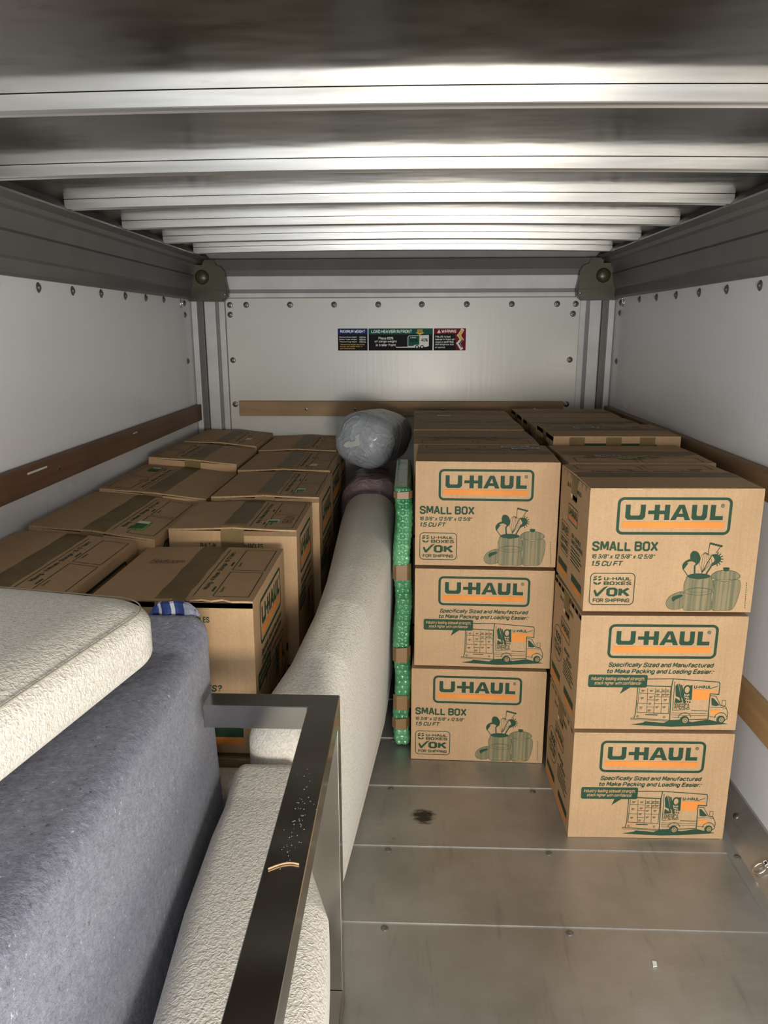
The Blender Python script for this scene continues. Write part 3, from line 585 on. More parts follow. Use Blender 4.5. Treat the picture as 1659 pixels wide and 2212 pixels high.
def truck_face():
    K = Ink()
    def U(x, y):
        t_ = (y - 20) / 1058; xl = 50 - 40 * t_; xr = 1612 - 127 * t_; yy = y + (0.012 * (x - 800) * -1.0) * 0.6
        return ((x - xl) / (xr - xl) * 0.416, (yy - 20) / 1058 * 0.321)
    kx = 0.416 / 1520
    logo(K, 0.071, 0.019, 0.345, 0.1135)
    def T(col, s, x0, y0, x1, y1, **kw):
        a = U(x0, y0); b = U(x1, y1); K.text(col, s, a[0], min(a[1], b[1]), b[0], max(a[1], b[1]), **kw)
    T('green_ink', 'Specifically Sized and Manufactured', 314, 428, 1290, 488, shear=0.25, bold=0.03); T('green_ink', 'to Make Packing and Loading Easier.', 302, 488, 1274, 548, shear=0.25, bold=0.03)
    T('green_ink', 'TM', 1276, 506, 1294, 516, bold=0.02)
    a = U(132, 542); b = U(672, 664); K.poly('green_ink', Ink.rr(a[0], a[1], b[0], b[1], 0.005)); K.poly('green_ink', [U(456, 655), U(530, 655), U(424, 725)])
    T('kraft_ink', 'Industry leading sidewall strength,', 156, 562, 652, 606, shear=0.25, bold=0.02, lv=2); T('kraft_ink', 'stack higher with confidence!', 186, 604, 618, 646, shear=0.25, bold=0.02, lv=2)
    G_ = lambda pts, c='green_ink', lv=0: K.poly(c, [U(*p) for p in pts], lv)
    L_ = lambda pts, t_=5, c='green_ink', lv=2, cl=False: K.line(c, [U(*p) for p in pts], t_ * kx, lv, cl)
    # moving truck seen from its open rear door
    G_([(528, 1018), (640, 1000), (660, 985), (830, 1002), (885, 975), (985, 968), (1090, 992), (1240, 968), (1310, 985), (1420, 1010), (1300, 1018), (1080, 1032), (900, 1038), (700, 1028)])
    L_([(680, 584), (915, 582), (1340, 612), (1346, 630), (1336, 728), (1256, 722), (1236, 962), (1060, 970)], 8); L_([(1260, 740), (1310, 745), (1352, 832), (1400, 846), (1420, 905), (1410, 960), (1390, 975)], 6)
    L_([(590, 660), (572, 905), (558, 955)], 7); L_([(915, 582), (900, 660), (885, 975)], 9); L_([(930, 610), (912, 880)], 6)
    L_([(675, 648), (900, 655)], 10); L_([(606, 672), (584, 900), (872, 912), (895, 660)], 5)
    for p in ([(680, 672), (676, 905)], [(752, 672), (738, 905)], [(812, 672), (806, 905)], [(848, 665), (846, 752)], [(600, 715), (740, 722)], [(590, 812), (675, 815)], [(678, 780), (744, 782)], [(674, 848), (738, 850)],
              [(752, 705), (886, 706)], [(750, 750), (884, 752)], [(742, 815), (880, 818)]): L_(p, 4)
    for x, y in ((640, 690), (718, 690), (778, 688), (828, 688), (868, 688), (632, 760), (712, 752), (776, 728), (826, 728), (866, 728), (770, 778), (846, 778), (622, 850), (704, 812), (698, 878), (770, 845), (836, 845)):
        L_([(x - 14, y), (x + 12, y)], 6); L_([(x - 12, y + 10), (x + 4, y + 10)], 5)
    L_([(532, 955), (880, 975)], 6); L_([(530, 968), (860, 984)], 4); L_([(532, 955), (530, 968)], 4)
    for x in (590, 835): K.arc('green_ink', *U(x, 938 if x < 700 else 945), 9 * kx, 9 * kx, 4 * kx, 0, 360, 2, 10)
    L_([(665, 922), (770, 925)], 9)
    # striped banner panel with the word AMERICA
    G_([(936, 650), (960, 625), (1000, 800), (925, 825), (938, 760), (980, 790), (975, 760), (940, 745)]); G_([(985, 640), (1000, 640), (1035, 830), (1012, 830)]); G_([(968, 632), (980, 630), (1005, 770), (992, 760)])
    K.arc('green_ink', *U(1045, 685), 30 * kx, 42 * kx, 14 * kx, 0, 360, 2, 14); G_([(1070, 645), (1095, 640), (1085, 780), (1062, 770)])
    for i in range(3):
        for j in range(3): K.ell('green_ink', *U(1035 + i * 20 - j * 3, 745 + j * 24 + i * 4), 8 * kx, 9 * kx, 2, 8)
    T('kraft_ink', 'AMERICA', 926, 806, 1066, 872, bold=0.05, lv=3); T('green_ink', 'AMERICA', 928, 815, 1064, 868, bold=0.012, lv=4); L_([(922, 880), (1070, 868)], 5)
    T('green_ink', 'U-HAUL', 1110, 642, 1266, 675, bold=0.035); L_([(1272, 668), (1322, 652)], 6)
    K.add('orange_ink', [U(*p) for p in [(1098, 680), (1322, 690), (1318, 712), (1256, 708), (1252, 778), (1090, 775)]], [(0, 1, 2, 3, 4, 5)], 1)
    L_([(1085, 882), (1230, 886)], 6); L_([(905, 905), (1232, 912)], 3); L_([(900, 925), (1232, 930)], 3); L_([(905, 945), (985, 948)], 3)
    G_([(1268, 760), (1290, 765), (1345, 830), (1310, 838), (1270, 832)]); K.add('orange_ink', [U(*p) for p in [(1256, 880), (1340, 872), (1345, 915), (1256, 915)]], [(0, 1, 2, 3)], 1)
    K.rring('green_ink', *U(1366, 782), *U(1398, 838), 0.0022, 0.0012); L_([(1256, 850), (1350, 850), (1400, 860)], 4); L_([(1250, 940), (1310, 945)], 4); L_([(1256, 722), (1240, 962)], 5)
    for x, y, r in ((1020, 975, 44), (1352, 968, 40)):
        K.ell('green_ink', *U(x, y), r * kx, r * 1.06 * kx, 3); K.ell('kraft_ink', *U(x + 6, y), r * .56 * kx, r * .62 * kx, 4); K.ell('green_ink', *U(x + 6, y), r * .36 * kx, r * .42 * kx, 5, 10); K.ell('kraft_ink', *U(x + 6, y), r * .22 * kx, r * .26 * kx, 6, 8)
    K.arc('green_ink', *U(1022, 950), 58 * kx, 52 * kx, 6 * kx, 180, 350, 2); K.arc('green_ink', *U(1352, 948), 55 * kx, 52 * kx, 6 * kx, 180, 350, 2)
    return K
def end_face(kind):
    """end panel print, 0.321 wide x 0.321 high; the handle hole sits at its top centre"""
    K = Ink(); g = 'green_ink'
    K.text(g, 'BUILT-IN', 0.078, 0.032, 0.118, 0.044, bold=0.03); K.text(g, 'HANDLES', 0.190, 0.032, 0.236, 0.044, bold=0.03)
    logo(K, 0.105, 0.086, 0.216, 0.134)
    if kind == 0:
        K.text(g, 'SAVE!', 0.040, 0.158, 0.120, 0.182, bold=0.035); K.text(g, 'BEST PRICE', 0.040, 0.196, 0.122, 0.211, bold=0.03); K.text(g, 'GUARANTEED', 0.040, 0.217, 0.122, 0.232, bold=0.03)
        K.rring(g, 0.030, 0.150, 0.132, 0.240, 0.012, 0.0018); K.line(g, [(0.036, 0.189), (0.126, 0.189)], 0.0018)
        K.text(g, 'BUY A BUNDLE', 0.160, 0.158, 0.262, 0.170, bold=0.03); K.text(g, 'SAVE EVEN MORE!', 0.160, 0.174, 0.286, 0.186, bold=0.03)
    else:
        K.text(g, '100%', 0.045, 0.152, 0.115, 0.176, bold=0.035); K.text(g, 'RECYCLED', 0.036, 0.182, 0.124, 0.196, bold=0.03); K.text(g, 'CONTENT', 0.042, 0.201, 0.118, 0.214, bold=0.03)
        K.arc(g, 0.080, 0.183, 0.060, 0.052, 0.0018, 0, 360, 0, 28)
        K.text(g, 'NEED MORE', 0.160, 0.158, 0.225, 0.170, shear=0.2, bold=0.03); K.text(g, 'BOXES?', 0.190, 0.174, 0.254, 0.188, shear=0.2, bold=0.03)
    for k in range(5):
        K.line(g, [(0.162, 0.196 + k * 0.0095), (0.255 + 0.012 * ((k * 7) % 3), 0.196 + k * 0.0095)], 0.0040)
    for x0, x1 in ((0.018, 0.128), (0.182, 0.292)):
        K.rect(g, x0, 0.266, x1, 0.286); K.rect('orange_ink', x0, 0.287, x1, 0.303)
    return K
def flap_face(wd, dp, extra=None):
    """top flap: v = 0 at the taped seam, wd long, dp deep"""
    K = Ink(); g = 'green_ink'; q = dp / 0.16
    K.line(g, [(0.03, 0.040 * q), (wd - 0.03, 0.040 * q)], 0.0018)
    K.text(g, 'Moving - 4 Moves \u2022 Storage - 10-12 Years', 0.075, 0.047 * q, wd - 0.055, 0.060 * q, bold=0.02)
    for x0, x1 in ((0.028, wd / 2 - 0.008), (wd / 2 + 0.008, wd - 0.028)):
        K.line(g, [(x0, 0.078 * q), (x1, 0.078 * q), (x1, 0.147 * q), (x0, 0.147 * q)], 0.0018, closed=True)
        K.text(g, 'Contents', x0 + 0.030, 0.084 * q, x0 + 0.066, 0.090 * q, bold=0.012)
        K.line(g, [(x0 + 0.035, 0.070 * q), (x0 + 0.066, 0.070 * q)], 0.0042)
    return K

def place_ink(K, root, face, wd, d, h, su=1.0, sv=1.0, ox=0.0, off=0.0006, name=None, zf=None):
    for col, (V, F) in K.c.items():
        P = []
        for u, v, lv in V:
            u = u * su + ox; v = v * sv; o = off + lv * 0.00012
            if face == 'front': p = (-wd / 2 + u, -d / 2 - o, h - v)
            elif face == 'back': p = (wd / 2 - u, d / 2 + o, h - v)
            elif face == 'left': p = (-wd / 2 - o, d / 2 - u, h - v)
            elif face == 'right': p = (wd / 2 + o, -d / 2 + u, h - v)
            elif face == 'top_front': p = (-wd / 2 + u, -v, (zf(v) if zf else h) + o)
            elif face == 'top_back': p = (wd / 2 - u, v, (zf(v) if zf else h) + o)
            P.append(p)
        if col == 'orange_ink':
            for fc in F:
                link('orange_stripe', [P[i] for i in fc], [tuple(range(len(fc)))], col, root)
            continue
        nm = name or {'green_ink': 'green_print', 'orange_ink': 'orange_print', 'halftone_ink': 'picture_print', 'kraft_ink': 'pale_print', 'marker_ink': 'handwriting'}.get(col, 'print')
        o = link(nm, P, F, col, root)
        if nm == 'pale_print': o['kind'] = 'stuff'
def carton(name, wd, d, h, face, ends=(0, 1), flaps=(-1,), printed=True, bulge=0.004, seed=0, tapew=0.062, tape_drop=0.055, torn=False):
    """one regular slotted carton; origin = centre of its base, long side along x, front face at -y"""
    rnd = random.Random(seed); root = empty(name, (0, 0, 0)); ht = h - 0.0041
    # body: two long sides, two end panels each with a real handle hole, bottom
    v = []; f = []; g = G(); x, y = wd / 2, d / 2; th = 0.004
    g.add([(-x, -y, 0), (x, -y, 0), (x, -y, ht), (-x, -y, ht)], [(0, 1, 2, 3)]); g.add([(-x, y, 0), (x, y, 0), (x, y, ht), (-x, y, ht)], [(3, 2, 1, 0)])
    g.add([(-x, -y, 0), (x, -y, 0), (x, y, 0), (-x, y, 0)], [(3, 2, 1, 0)])
    hole = Ink.rr(-0.036, -0.012, 0.036, 0.012, 0.0118, 4)
    for s in (-1, 1):
        out = [Vector((-y, 0, 0)), Vector((y, 0, 0)), Vector((y, ht, 0)), Vector((-y, ht, 0))]; inn = [Vector((a, h - 0.058 + b, 0)) for a, b in hole]
        tri = tessellate_polygon([out, inn]); P = [(s * x, p.x, p.y) for p in out + inn]
        g.add(P, [t_ if s > 0 else t_[::-1] for t_ in tri])
        n = len(inn); g.add([(s * x, p.x, p.y) for p in inn] + [(s * (x - th), p.x, p.y) for p in inn], [(k, (k + 1) % n, n + (k + 1) % n, n + k) for k in range(n)], 1)
        if seed % 3 == 1 or not printed: pass
    # minor flaps folded under the top
    g.box(-x + 0.001, x - 0.001, -y + 0.001, y - 0.001, ht - 0.005, ht - 0.001)
    # wall edge thickness along the ends
    for s in (-1, 1): g.box(min(s * x, s * (x - th)), max(s * x, s * (x - th)), -y + .0002, y - .0002, ht - 0.012, ht - 0.0002, 1)
    g.build('body', ['cardboard', 'card_edge'], root)
    bl = bulge * (0.6 + 0.8 * rnd.random()) * (0.5 if torn else 1.0); lift = 0.0012
    zf = lambda v_: h + bl * (1 - (abs(v_) / y)) ** 1.5
    N = 8
    for s in (-1, 1):
        g = G(); P = []; nx = 12; ex = x - 0.0006
        for i in range(nx + 1):
            xx = -ex + 2 * ex * i / nx
            for j in range(N + 1):
                vv = 0.0007 + (y - 0.0007) * j / N
                xo = xx
                if torn and s < 0 and i == 0 and 1 <= j <= 6: xo = xx + (0.004 + 0.008 * rnd.random()) * (1 if j % 2 else -0.3)
                P.append((xo, s * vv, zf(vv)))
        m_ = len(P); P += [(p[0], p[1], p[2] - th) for p in P]; F = []
        q = N + 1
        for i in range(nx):
            for j in range(N):
                a = i * q + j; fc = (a, a + q, a + q + 1, a + 1)
                F.append(fc if s > 0 else fc[::-1]); F.append(tuple(k + m_ for k in (fc[::-1] if s > 0 else fc)))
        rim = [i * q for i in range(nx + 1)] + [nx * q + j for j in range(1, N + 1)] + [i * q + N for i in range(nx - 1, -1, -1)] + [j for j in range(N - 1, 0, -1)]
        E_ = []
        for k in range(len(rim)):
            a, b = rim[k], rim[(k + 1) % len(rim)]; fc = (a, b, b + m_, a + m_); E_.append(fc if s < 0 else fc[::-1])
        g.add(P, F); g.f += E_; g.mi += [1] * len(E_)
        g.build('top_flap', ['cardboard', 'card_edge'], root)
    # packing tape over the seam and down both ends
    tw = tapew / 2; P = []; o = 0.0005; top = zf(0.0) + o
    st = [(-x - 0.0007, h - tape_drop), (-x - 0.0007, h - tape_drop * .5), (-x - 0.0009, h - 0.004), (-x + 0.004, top)] + [(xx, top) for xx in np.linspace(-x * .7, x * .7, 7)] + [(x - 0.004, top), (x + 0.0009, h - 0.004), (x + 0.0007, h - tape_drop)]
    for k, (xx, zz) in enumerate(st):
        for j in range(5):
            yy = -tw + 2 * tw * j / 4
            P.append((xx, yy + 0.0015 * math.sin(k * 2.1 + seed), zz - (bl - (zf(abs(yy)) - h) if 3 <= k <= len(st) - 3 else 0.0)))
    F = [(i * 5 + j, (i + 1) * 5 + j, (i + 1) * 5 + j + 1, i * 5 + j + 1) for i in range(len(st) - 1) for j in range(4)]
    link('tape', P, F, 'tape', root, True)
    if printed:
        su, sv = wd / 0.416, h / 0.321
        for fc in ('front',): place_ink(face, root, fc, wd, d, ht, su, sv)
        for fc, k in (('left', ends[0]), ('right', ends[1])): place_ink(ENDS[k], root, fc, wd, d, h, d / 0.321, sv, off=0.0004)
        for s in flaps: place_ink(flap_face(wd, y), root, 'top_front' if s < 0 else 'top_back', wd, d, h, zf=lambda v_: zf(v_))
    root['top'] = zf(0)
    return root
def dup(root, loc, rot, scale=None):
    r = root.copy(); COL.objects.link(r); r.location = loc; r.rotation_euler = rot
    if scale: r.scale = scale
    for ch in root.children:
        c = ch.copy(); COL.objects.link(c); c.parent = r
    return r
FACE_S, FACE_T, ENDS = small_face(), truck_face(), [end_face(0), end_face(1)]
SW, SD, SH = 0.416, 0.321, 0.3195
def put(proto, x, y, z, rot=(0, 0, 0), label='', group=None, scale=None):
    return tag(dup(proto, (x, y, z), rot, scale), label, 'box', group)

# --- right-hand block: two columns of small cartons, three high
A_ = carton('moving_box', SW, SD, SH, FACE_S, (0, 1), (1,), seed=1)          # utensils face, label flap at the back
B_ = carton('moving_box', SW, SD, SH, FACE_T, (1, 0), (1,), seed=2)          # truck face
C_ = carton('moving_box', SW, SD, SH, FACE_S, (0, 1), (-1,), seed=3)         # label flap toward the door
P_ = carton('moving_box', SW, SD, SH, FACE_S, printed=False, seed=4)         # buried ones
gap = 0.0006
lv = [0.0026, 0.0026 + 0.3262, 0.0026 + 2 * 0.3262]
def col(x0, y0, a):
    """centre of a carton whose front-left corner is x0,y0 and yaw a"""
    return (x0 + math.cos(a) * SW / 2 - math.sin(a) * SD / 2, y0 + math.sin(a) * SW / 2 + math.cos(a) * SD / 2)
aR, aC = 0.0142, -0.0304
SZ = (1, 1, 0.985)
for k, (x0, pr, lab) in enumerate(((0.4321, B_, 'kraft moving box with truck picture on the floor, bottom of the right front stack'),
                                   (0.4306, B_, 'kraft moving box with truck picture and scuffed print, middle of the right front stack'),
                                   (0.4323, A_, 'kraft small moving box with utensil picture, nearest and highest of the right stack'))):
    c = col(x0, 1.767, aR); put(pr, c[0], c[1], lv[k], (0, 0, aR), lab, 'cartons in the right-hand block', SZ)
for k, (x0, pr, lab) in enumerate(((0.0064, A_, 'kraft small moving box with utensil picture, bottom of the centre stack'),
                                   (0.0145, B_, 'kraft moving box with truck picture, middle of the centre stack'),
                                   (0.0139, A_, 'kraft small moving box with utensil picture, top front of the centre stack'))):
    c = col(x0, 2.1324 - 0.0, aC); put(pr, c[0], c[1], lv[k], (0, 0, aC), lab, 'cartons in the right-hand block', SZ)
ctr = [(0.010, 2.468, C_, 'lid second from the front in the centre row, with handwriting'),
       (0.010, 2.812, A_, 'lid third from the front in the centre row'),
       (0.012, 3.160, A_, 'farthest lid of the centre row, with white tape labels, below the pale wood rail')]
rgt = [(0.452, 2.118, C_, 'box lid just behind the nearest right box, with yellow and pink label strips'),
       (0.470, 2.462, A_, 'taller box with three tape strips down its front, behind the right front stack'),
       (0.468, 2.800, C_, 'lid beyond the tape-striped box in the right row against the wall'),
       (0.466, 3.160, A_, 'farthest lid of the right row in the corner of the wood rails')]
for (x0, y0, pr, lab) in ctr + rgt:
    zz = 0.028 if 'three tape' in lab else (0.012 if y0 > 2.79 and x0 > 0.4 else 0.004 * (y0 > 2.7))
    a = -0.006 if x0 < 0.3 else 0.004
    c = col(x0, y0, a)
    for k in range(2): put(P_, c[0], c[1], lv[k], (0, 0, a), 'kraft moving box buried under the lids behind the front stacks', 'cartons hidden in the right-hand block', SZ)
    r = put(pr, c[0], c[1], lv[2], (0, 0, a), 'kraft ' + lab, 'cartons in the right-hand block', (1, 1, 0.985 + zz / 0.32))
    def lab_strip(u0, v0, L, wdt, ang, mat, txt=None):
        zt = pr['top'] - 0.001; ca, sa = math.cos(ang), math.sin(ang)
        q = [(u0 + ca * i - sa * j, v0 + sa * i + ca * j, zt + 0.0012) for i, j in ((0, 0), (L, 0), (L, wdt), (0, wdt))]
        s_ = link('sticker', q, [(0, 1, 2, 3)], mat, r)
        if txt:
            gv, gf = glyphs(txt, 0, 0.03); link('sticker_lettering', [(u0 + ca * (p[0] * .88 + .06) * L - sa * (p[1] * .6 + .2) * wdt, v0 + sa * (p[0] * .88 + .06) * L + ca * (p[1] * .6 + .2) * wdt, zt + 0.0016) for p in gv], gf, 'black_ink', s_)
    if 'yellow' in lab:
        lab_strip(-0.105, -0.072, 0.075, 0.028, 0.15, 'sticker_pink', 'FRAGILE'); lab_strip(-0.045, -0.108, 0.085, 0.030, 0.12, 'sticker_yellow', 'KITCHEN')
    if 'farthest lid of the centre' in lab:
        lab_strip(-0.14, -0.02, 0.07, 0.03, 0.05, 'sticker_white', 'FRAGILE'); lab_strip(-0.11, -0.09, 0.06, 0.03, -0.1, 'sticker_white')
    if 'three tape' in lab:
        lab_strip(-0.10, 0.03, 0.09, 0.03, 0.0, 'sticker_white', 'FRAGILE'); lab_strip(-0.09, -0.01, 0.09, 0.03, 0.0, 'sticker_white', 'FRAGILE')
        for x in (-0.13, -0.01, 0.10): G().box(x - 0.025, x + 0.025, -SD / 2 - 0.0012, -SD / 2 - 0.0004, SH - 0.14, SH - 0.003).build('tape', 'tape', r)
    if 'handwriting' in lab:
        gv, gf = glyphs('FRAGILE', 0.1, -0.01); link('handwriting', [(-0.14 + p[0] * 0.24, -0.035 + p[1] * 0.025, pr['top'] + 0.0008) for p in gv], gf, 'marker_ink', r)
# stickers on the centre top box
r0 = [o for o in COL.objects if o.get('label') == 'kraft small moving box with utensil picture, top front of the centre stack'][0]
for (u0, v0) in ((0.06, 0.095), (0.09, 0.062)):
    s_ = link('sticker', [(u0, v0, SH + 0.0032), (u0 + 0.09, v0 + 0.012, SH + 0.0032), (u0 + 0.09, v0 + 0.036, SH + 0.0032), (u0, v0 + 0.024, SH + 0.0032)], [(0, 1, 2, 3)], 'sticker_white', r0)
    gv, gf = glyphs('FRAGILE', 0, 0.03); link('sticker_lettering', [(u0 + 0.008 + p[0] * 0.074, v0 + 0.007 + p[0] * 0.010 + p[1] * 0.012, SH + 0.0036) for p in gv], gf, 'red_ink', s_)

# --- left-hand block: medium cartons lengthwise
MW, MD, MH = 0.44, 0.36, 0.36
D_ = carton('moving_box', MW, MD, MH, FACE_T, (1, 0), (-1,), seed=5, tapew=0.066, bulge=0.005)
E_ = carton('moving_box', MW, MD, MH, FACE_T, (1, 1), (-1,), seed=6, tapew=0.066, bulge=0.005, torn=True)
F_ = carton('moving_box', MW, MD, MH, FACE_T, (1, 1), (1,), seed=8, tapew=0.066, bulge=0.005)
Q_ = carton('moving_box', MW, MD, MH, FACE_T, printed=False, seed=9, tapew=0.066)
ZB = 0.405
rows = [  # x0, x1, y0, y1, z top right, z top left, proto, label
    (-0.702, -0.338, 1.495, 1.893, 0.776, 0.778, E_, 'kraft moving box with torn lid edge and handwritten room name, nearest of the left pile'),
    (-0.668, -0.312, 1.955, 2.285, 0.810, 0.812, D_, 'kraft moving box with green sticker and marker note on the lid, second along the aisle'),
    (-0.640, -0.292, 2.300, 2.716, 0.825, 0.825, D_, 'kraft moving box with pale green sticker, third along the aisle in the left pile'),
    (-0.652, -0.302, 2.728, 3.150, 0.831, 0.831, D_, 'kraft moving box fourth along the aisle in the left pile, beside the grey bag'),
    (-0.662, -0.322, 3.172, 3.606, 0.836, 0.836, D_, 'kraft moving box fifth along the aisle, against the front wall beside the bag'),
    (-1.036, -0.722, 1.435, 1.868, 0.800, 0.828, D_, 'kraft moving box by the left wall, partly under the cream cushion edge'),
    (-1.022, -0.680, 1.885, 2.312, 0.800, 0.838, D_, 'kraft moving box with bright green sticker, second along the left wall'),
    (-1.010, -0.660, 2.322, 2.762, 0.812, 0.846, F_, 'kraft moving box with dark green sticker near the wall, third along the left wall'),
    (-1.004, -0.664, 2.776, 3.142, 0.845, 0.872, F_, 'kraft moving box with taped front edge standing proud, fourth along the left wall'),
    (-0.992, -0.672, 3.190, 3.590, 0.850, 0.872, D_, 'kraft moving box with a white sticker, in the far left corner')]
for i, (x0, x1, y0, y1, zr, zl, pr, lab) in enumerate(rows):
    th = math.atan2(zl - zr, x1 - x0); ww = (x1 - x0) * 0.995; sc = ((y1 - y0) / MW, ww / MD)
    put(Q_, (x0 + x1) / 2, (y0 + y1) / 2, 0.0026, (0, 0, PI / 2), 'kraft moving box at floor level buried under the left pile', 'cartons hidden under the left pile', (sc[0], sc[1], (ZB - 0.014) / MH))
    hh = zr - ZB
    # rotate about the lower right edge
    cx, cz = x1 - math.cos(th) * ww / 2 - math.sin(th) * hh, zr + math.sin(th) * ww / 2 - math.cos(th) * (hh - 0.004)
    r = put(pr, cx, (y0 + y1) / 2, cz, (0, 0, 0), lab, 'cartons in the left pile', (sc[0], sc[1], (hh - 0.006) / MH))
    r.rotation_euler = (Matrix.Rotation(th, 4, 'Y') @ Matrix.Rotation(PI / 2, 4, 'Z')).to_euler()
    zt = MH + 0.0022
    def stick(u0, v0, du, dv, a, b=None, side=-1, wh=0.32):
        s_ = link('sticker', [(u0, v0, zt), (u0 + du, v0, zt), (u0 + du, v0 + dv, zt), (u0, v0 + dv, zt)], [(0, 1, 2, 3)], a, r)
        e = 0.12
        if b: link('sticker_panel', [(u0 + du * e, v0 + dv * e, zt + .0004), (u0 + du * (1 - wh), v0 + dv * e, zt + .0004), (u0 + du * (1 - wh), v0 + dv * (1 - e), zt + .0004), (u0 + du * e, v0 + dv * (1 - e), zt + .0004)], [(0, 1, 2, 3)], b, s_)
        if b: link('sticker_window', [(u0 + du * (1 - wh), v0 + dv * e, zt + .0005), (u0 + du * .94, v0 + dv * e, zt + .0005), (u0 + du * .94, v0 + dv * (1 - e), zt + .0005), (u0 + du * (1 - wh), v0 + dv * (1 - e), zt + .0005)], [(0, 1, 2, 3)], 'sticker_white', s_)
    if i == 0:
        gv, gf = glyphs('Bedroom', 0.25, -0.012)
        link('handwriting', [(0.055 + p[1] * 0.035, 0.030 + 0.10 - p[0] * 0.085, MH + 0.0038) for p in gv], gf, 'marker_ink', r)
    if i == 1:
        stick(-0.135, -0.118, 0.055, 0.036, 'sticker_pale_green', 'sticker_dark')
        gv, gf = glyphs('KITCHEN', 0.1, -0.01); link('handwriting', [(-0.020 - p[0] * 0.11, -0.126 - p[1] * 0.028, MH + 0.0012) for p in gv], gf, 'marker_ink', r)
    if i == 2: stick(-0.150, -0.122, 0.060, 0.034, 'sticker_pale_green', 'sticker_dark')
    if i == 3: stick(-0.140, -0.120, 0.050, 0.034, 'sticker_pale_green', 'sticker_white')
    if i == 6: stick(-0.155, -0.120, 0.095, 0.045, 'sticker_green', 'sticker_dark')
    if i == 7: stick(0.10, 0.095, 0.07, 0.040, 'sticker_dark', 'sticker_dark')
    if i == 9: stick(-0.06, -0.115, 0.055, 0.030, 'sticker_white')

for pr in (A_, B_, C_, P_, D_, E_, F_, Q_):
    for ch in list(pr.children): bpy.data.objects.remove(ch)
    bpy.data.objects.remove(pr)

# ------------------------------------------------------------------ upholstery
def interp(tab):
    ks = np.array([t_[0] for t_ in tab], float); vs = np.array([t_[1:] for t_ in tab], float)
    return lambda y: np.stack([np.interp(y, ks, vs[:, i]) for i in range(vs.shape[1])], 1)
def slab(tab, y0, y1, r, step, name, disp):
    """upright curved upholstered slab; tab rows: y, x left, x right at floor, x right at belly, z bottom, z top"""
    fn = interp(tab)
    def warp(V):
        y = (V[:, 1] + 1) / 2 * (y1 - y0) + y0
        P = fn(y); tz = (V[:, 2] + 1) / 2; tx = (V[:, 0] + 1) / 2
        xr = P[:, 1] + (P[:, 2] - P[:, 1]) * np.sin(np.clip(tz, 0, 1) * PI * 0.62)
        xl = P[:, 0]
        return np.stack([xl + tx * (xr - xl), y, P[:, 3] + tz * (P[:, 4] - P[:, 3])], 1)
    # build in normalised space with per-axis radii
    L = y1 - y0; wd = abs(tab[1][2] - tab[1][1]); hh = tab[1][5] - tab[1][4]
    V, F = roundbox(wd / 2, L / 2, hh / 2, r, step)
    V = V / np.array([wd / 2, L / 2, hh / 2])
    return fabric_obj(name, warp(V), F, 'boucle', None, disp, 0.006)
far_tab = [(1.335, -0.352, -0.180, -0.165, 0.003, 0.555), (1.42, -0.318, -0.170, -0.150, 0.003, 0.600), (1.54, -0.275, -0.155, -0.130, 0.003, 0.64), (1.76, -0.245, -0.134, -0.100, 0.003, 0.68), (1.98, -0.238, -0.112, -0.080, 0.003, 0.70),
           (2.24, -0.243, -0.085, -0.062, 0.003, 0.715), (2.57, -0.252, -0.068, -0.058, 0.003, 0.725), (2.86, -0.255, -0.070, -0.060, 0.003, 0.725)]
so = slab(far_tab, 1.335, 2.86, 0.062, 0.0055, 'curved_sofa', 0.0)
tag(so, 'long curved cream bouclé sofa section standing on its side between the boxes and the aisle', 'sofa')
fn = interp(far_tab)
pts = [];
for y in np.linspace(1.42, 2.60, 40):
    p = fn(np.array([y]))[0]; tz = 0.16; pts.append((p[1] + (p[2] - p[1]) * math.sin(tz * PI * .62) + 0.0015, y, p[3] + tz * (p[4] - p[3])))
G().tube(pts, 0.0028, 6).build('seam', 'seam_thread', so, True)
near_tab = [(0.42, -0.318, -0.125, -0.105, 0.064, 0.50), (0.70, -0.325, -0.120, -0.100, 0.064, 0.50), (0.95, -0.345, -0.140, -0.120, 0.064, 0.50), (1.12, -0.348, -0.200, -0.185, 0.064, 0.50), (1.20, -0.345, -0.215, -0.205, 0.064, 0.50), (1.325, -0.350, -0.222, -0.215, 0.064, 0.51)]
sn = slab(near_tab, 0.42, 1.325, 0.040, 0.0036, 'ottoman', 0.0)
tag(sn, 'narrow cream bouclé ottoman standing inside the steel frame in the foreground', 'ottoman')
G().tube([(np.interp(y, [0.42, 0.95, 1.29], [-0.165, -0.195, -0.245]), y, 0.4985) for y in np.linspace(0.5, 1.27, 24)], 0.0022, 6).build('seam', 'seam_thread', sn, True)
V, F = roundbox(0.095, 0.052, 0.198, 0.035, 0.008)
lc = fabric_obj('seat_cushion', V + np.array([0, 0, 0.198]), F, 'boucle'); lc.location = (-0.432, 1.425, 0.003)
tag(lc, 'dark shaded cream bouclé cushion wedged under the nearest left box', 'cushion')
